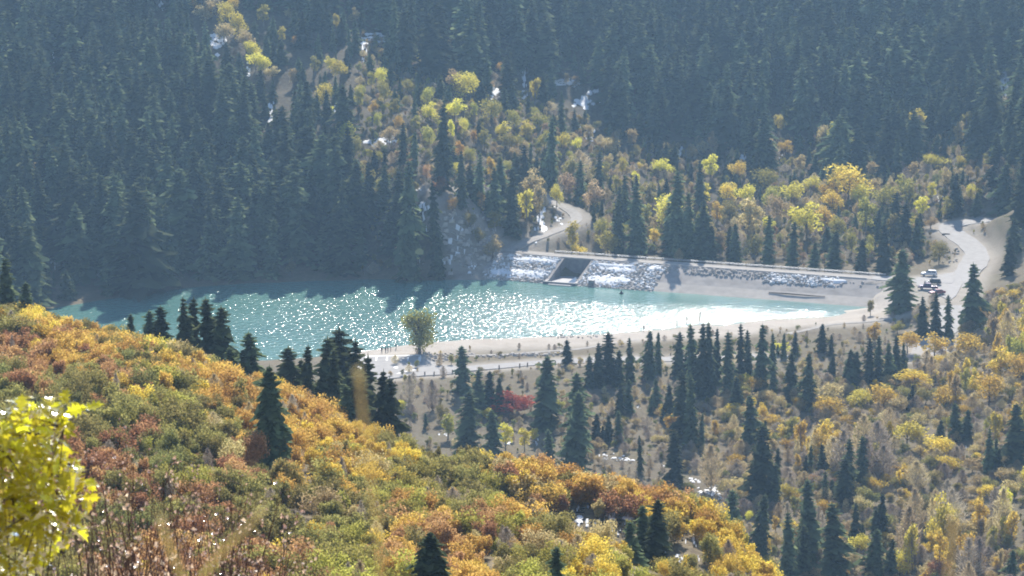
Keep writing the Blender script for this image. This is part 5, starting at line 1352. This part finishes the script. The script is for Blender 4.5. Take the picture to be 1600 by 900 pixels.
mb.add([(math.cos(a) * rr, math.sin(a) * rr, zz) for rr, zz in ((.45, -.3), (.62, 0), (.5, .32), (.22, .5), (.12, .95), (.04, 1.0)) for a in np.linspace(0, 6.283, 10, False)],
       [(i * 10 + k, i * 10 + (k + 1) % 10, (i + 1) * 10 + (k + 1) % 10, (i + 1) * 10 + k) for i in range(5) for k in range(10)] + [tuple(range(50, 60))])
tag(link('buoy', mb.mesh('buoy', RUBBER, True), None, (X, Y, 0)), 'small dark buoy floating off the spillway', 'buoy')
X, Y, z = hit(1478, 368.5, 850)
mb = MB(); mb.tube([(-1.2, 0, .28), (-.3, .05, .3), (.6, -.03, .27), (1.2, .04, .25)], [.26, .3, .27, .2], 9)
tag(link('log', mb.mesh('log', WOOD), None, (X, Y, z)), 'short dark log lying beside the road bend', 'log')
s_l = (80.4 - DA[0] - DN[0] * 14.6) / DD[0]; X, Y, z = dam(s_l, 14.6, 1.12)
mb = MB(); mb.tube([(-8, .15, .2), (-3, 0, .3), (3, -.1, .25), (8.5, .2, .2)], [.14, .2, .18, .1], 8)
tag(link('log', mb.mesh('log', WOOD), None, (X, Y, z + .05), (0, 0, math.atan2(DD[1], DD[0]))), 'long brown log stranded on the dam shore', 'log')

# ------------------------------------------------------------------ close foreground: yellow oak branch, dry shrubs, grass stalks
LM['bough'] = leaf_mat('leaf_bough', (.72, .64, .035), (.48, .47, .03), trans=.68, rough=.22, gloss=.9)
def lobed_leaf(seed):
    r = random.Random(seed); half = [(0, 0), (.035, .06), (.16, .16), (.10, .26), (.30, .36), (.16, .44), (.36, .60), (.19, .64), (.24, .84), (.09, .82), (0, 1.0)]
    half = [(x * r.uniform(.85, 1.15), y) for x, y in half]
    pts = half + [(-x, y) for x, y in half[-2:0:-1]]
    V = [(x, y - .0, .10 * abs(x) * 2 - .16 * y * y + .03 * math.sin(y * 9 + seed)) for x, y in pts] + [(0, .12 + .16 * k, -.16 * (.12 + .16 * k) ** 2 - .012) for k in range(5)]
    n = len(pts); mid = lambda y: n + min(4, max(0, int((y - .04) / .18)))
    Fc = []
    for i in range(n):
        j = (i + 1) % n; a, b = mid(pts[i][1]), mid(pts[j][1])
        Fc.append((i, j, a))
        if a != b: Fc.append((j, b, a))
    V += [(-.012, 0, .004), (.012, 0, .004), (.01, -.22, .03), (-.01, -.22, .03)]
    Fc.append((n + 5, n + 6, n + 7, n + 8))
    return mesh_np('leaf', V, Fc, LM['bough'])
def build_bough():
    YB = 12.0; r = random.Random(4)
    bx, by, _ = at_y(30, 905, YB); bz = float(ground(bx, YB))
    root = bpy.data.objects.new('oak_sapling', None); COL.objects.link(root); root.location = (bx, YB, bz)
    tag(root, 'close sunlit yellow-green lobed leaves at the left edge', 'shrub')
    off = Vector((bx, YB, bz)); LV = [lobed_leaf(i) for i in range(4)]
    def right(row): return np.interp(row, [615, 632, 660, 700, 740, 775, 810, 840, 870, 905, 950], [112, 134, 118, 112, 122, 134, 124, 104, 84, 62, 40])
    def topr(px): return np.interp(px, [-90, -20, 5, 30, 60, 100, 130], [690, 668, 646, 624, 634, 628, 626])
    tips = []; tries = 0
    while len(tips) < 980 and tries < 26000:
        tries += 1
        px, py = r.uniform(-85, 136), r.uniform(618, 930)
        if px > right(py) + 9 * math.sin(py * .11) - 6 * math.sin(py * .047 + 1) or py < topr(px): continue
        if py > 840 and r.random() < .35: continue
        tips.append((px, py, YB + r.uniform(-.32, .32)))
    mb = MB()
    stem_pts = [(0, 0, -.1), (.05, 0, .45)]
    forks = []
    for (fx_, fy_) in ((-60, 760), (0, 700), (45, 680), (80, 740), (100, 670), (60, 800), (20, 780), (105, 790), (-30, 850)):
        p = Vector(at_y(fx_, fy_, YB + r.uniform(-.12, .12))) - off; forks.append(p)
        mb.tube([(0.02, 0, .1), Vector((p.x * .4, p.y * .3, p.z * .55)), p], [.0045, .0035, .002], 6)
    for n, (px, py, Yv) in enumerate(tips):
        p = Vector(at_y(px, py, Yv)) - off; f = min(forks, key=lambda q: (q - p).length)
        if n % 3 == 0 and (p - f).length < .35: mb.tube([f, (f + p) / 2 + Vector((0, 0, .01)), p], [.003, .002, .001], 4, cap=False)
    link('branch', mb.mesh('branch', BARK), root)
    tips.sort(key=lambda t: (t[0] < 0, r.random()))
    extra = MB()
    for n, (px, py, Yv) in enumerate(tips):
        p = Vector(at_y(px, py, Yv)) - off; L = r.uniform(.06, .105)
        eul = (r.gauss(.1, .75), r.gauss(0, .6), r.uniform(-3.14, 3.14))
        if n < 300:
            link('leaf', LV[n % 4], root, p, eul, (L, L, L))
        else:
            M = Matrix.Translation(p) @ Matrix.Rotation(eul[2], 4, 'Z') @ Matrix.Rotation(eul[0], 4, 'X') @ Matrix.Scale(L, 4)
            lm = LV[n % 4]; extra.add([M @ v.co for v in lm.vertices], [tuple(q.vertices) for q in lm.polygons])
    if extra.V: link('foliage', extra.mesh('foliage', LM['bough']), root)['kind'] = 'stuff'
build_bough()

LM['dry'] = leaf_mat('leaf_dry', (.66, .47, .34), (.30, .16, .11), trans=.5, rough=.3, gloss=.5)
TWIG = solid_mat('red_twig', (.14, .075, .06), (.08, .045, .04), scale=20)
def build_dry_shrub(pxs, topr, Yv, seed, label):
    r = random.Random(seed); bx = at_y(pxs, 905, Yv)[0]; bz = float(ground(bx, Yv))
    root = bpy.data.objects.new('dry_shrub', None); COL.objects.link(root); root.location = (bx, Yv, bz); tag(root, label, 'shrub', 'dry shrubs close below the camera')
    ht = at_y(pxs, topr, Yv)[2] - bz
    mb, lf = MB(), MB()
    def leafat(p):
        L = r.uniform(.018, .040); d = Vector((r.gauss(0, 1), r.gauss(0, 1), r.gauss(-.3, 1))).normalized(); s = d.orthogonal().normalized() * L * .42; q = d.cross(s).normalized() * L * .22
        lf.add([p, p + d * L * .5 + s + q, p + d * L, p + d * L * .5 - s + q, p + d * L * .5 - q * .4], [(0, 1, 4), (1, 2, 4), (2, 3, 4), (3, 0, 4)])
    for i in range(25):
        a = r.uniform(0, 6.28); sp = r.uniform(.05, .42) * ht * .6; h = ht * r.uniform(.62, 1.06)
        P = [Vector((math.cos(a) * sp * t ** 1.3 + r.gauss(0, .015), math.sin(a) * sp * t ** 1.3, h * t)) for t in (0, .25, .5, .75, 1)]
        mb.tube(P, [.007, .006, .0045, .003, .0012], 5, cap=False)
        for j in range(9):
            t = r.uniform(.35, 1); k = min(3, int(t * 4)); b = P[k].lerp(P[k + 1], t * 4 - k)
            d = Vector((r.gauss(0, .7), r.gauss(0, .7), r.uniform(.5, 1.2))).normalized() * r.uniform(.08, .26)
            mb.tube([b, b + d * .5 + Vector((r.gauss(0, .01), 0, 0)), b + d], [.0025, .0018, .001], 4, cap=False)
            for q in range(r.choice((0, 1, 1, 2, 3))): leafat(b + d * r.uniform(.3, 1.05))
    link('twigs', mb.mesh('twigs', TWIG), root); link('dry_leaves', lf.mesh('dry_leaves', LM['dry']), root)['kind'] = 'stuff'
for i, (p, t, Yv, lab) in enumerate([(165, 735, 21, 'dry reddish shrub right beside the yellow-green leaves'), (225, 690, 24, 'tallest dry reddish shrub with curled tan leaves'), (290, 760, 20, 'dry shrub with pale curled leaves above the crossed stalks'), (345, 735, 23, 'dry twiggy shrub right of the tallest dry shrub'),
                                     (395, 790, 22, 'sparse dry shrub at the end of the shrub row'), (130, 790, 19, 'low dry shrub half behind the yellow-green leaves'), (255, 800, 18, 'low dry twiggy shrub at the bottom edge'), (430, 850, 20, 'small dry shrub by the tip of the slanting stalk'), (190, 770, 17, 'dense dry reddish shrub low beside the tallest dry shrub'), (320, 815, 17.5, 'low dense dry shrub between the crossed stalks')]):
    build_dry_shrub(p, t, Yv, 100 + i, lab)

STRAW = leaf_mat('straw', (.80, .66, .36), (.74, .60, .30), trans=.6, vary=.1)
def stalk(pts, radii, Yv, label, seed):
    P = [Vector(at_y(px, py, Yv)) for px, py in pts]
    x, y, z = P[-1]; base = Vector((x + (P[-1] - P[-2]).normalized().x * .25, y, float(ground(x, y)) - .02))
    P = P + [P[-1].lerp(base, .5) + Vector((.01, 0, 0)), base]; radii = radii + [radii[-1], radii[-1] * 1.1]
    mb = MB(); mb.tube([p - base for p in P], radii, 7)
    o = bpy.data.objects.new('grass_stalk', None); COL.objects.link(o); o.location = base; tag(o, label, 'grass stalk', 'dry stalks right in front of the camera')
    link('stem', mb.mesh('stem', STRAW, True), o)
    hb = MB(); r = random.Random(seed)
    for i in range(26):
        t = i / 26 * .22; k = P[0].lerp(P[1], min(1, t * 2.2)); d = Vector((r.gauss(0, .6), r.gauss(0, .6), 1)).normalized() * .0032; s = d.orthogonal().normalized() * .0007
        hb.add([k - base, k - base + d * .5 + s, k - base + d, k - base + d * .5 - s], [(0, 1, 2, 3)])
    link('seed_head', hb.mesh('seed_head', STRAW), o)
stalk([(559, 580), (566, 640), (575, 710), (586, 790), (597, 910)], [.0004, .0009, .0010, .0009, .0009], 1.6, 'tall blurred straw stalk standing upright over the near slope', 1)
stalk([(250, 812), (258, 838), (270, 868), (290, 912)], [.0005, .0011, .0012, .0012], 1.7, 'blurred straw stalk leaning away at the bottom edge', 2)
stalk([(414, 796), (388, 822), (352, 856), (306, 912)], [.0006, .0014, .0015, .0015], 1.7, 'blurred straw stalk slanting up to the right', 3)
stalk([(1491, 800), (1489, 825), (1485, 860), (1480, 912)], [.0006, .0012, .0010, .0008], 1.6, 'faint blurred straw stalk over the bare cottonwoods', 4)

# ------------------------------------------------------------------ haze
hm = bpy.data.materials.new('haze'); hm.use_nodes = True
nt = hm.node_tree
for n in list(nt.nodes): nt.nodes.remove(n)
ho = nt.nodes.new('ShaderNodeOutputMaterial'); pv = nt.nodes.new('ShaderNodeVolumePrincipled')
pv.inputs['Color'].default_value = (.45, .71, 1.0, 1); pv.inputs['Density'].default_value = HAZE_DENSITY; pv.inputs['Anisotropy'].default_value = .3
nt.links.new(pv.outputs[0], ho.inputs['Volume'])
zb, zt = float(Z.min()) - 1.5, max(float(Z.max()) + 26, HCAM + 4)
mb = MB(); mb.box((0, (GY0 + GY1) / 2, (zb + zt) / 2), (GX1 - GX0 + 20, GY1 - GY0 + 20, zt - zb))
tag(link('haze', mb.mesh('haze', hm)), 'thin blue haze filling the valley', kind='stuff')
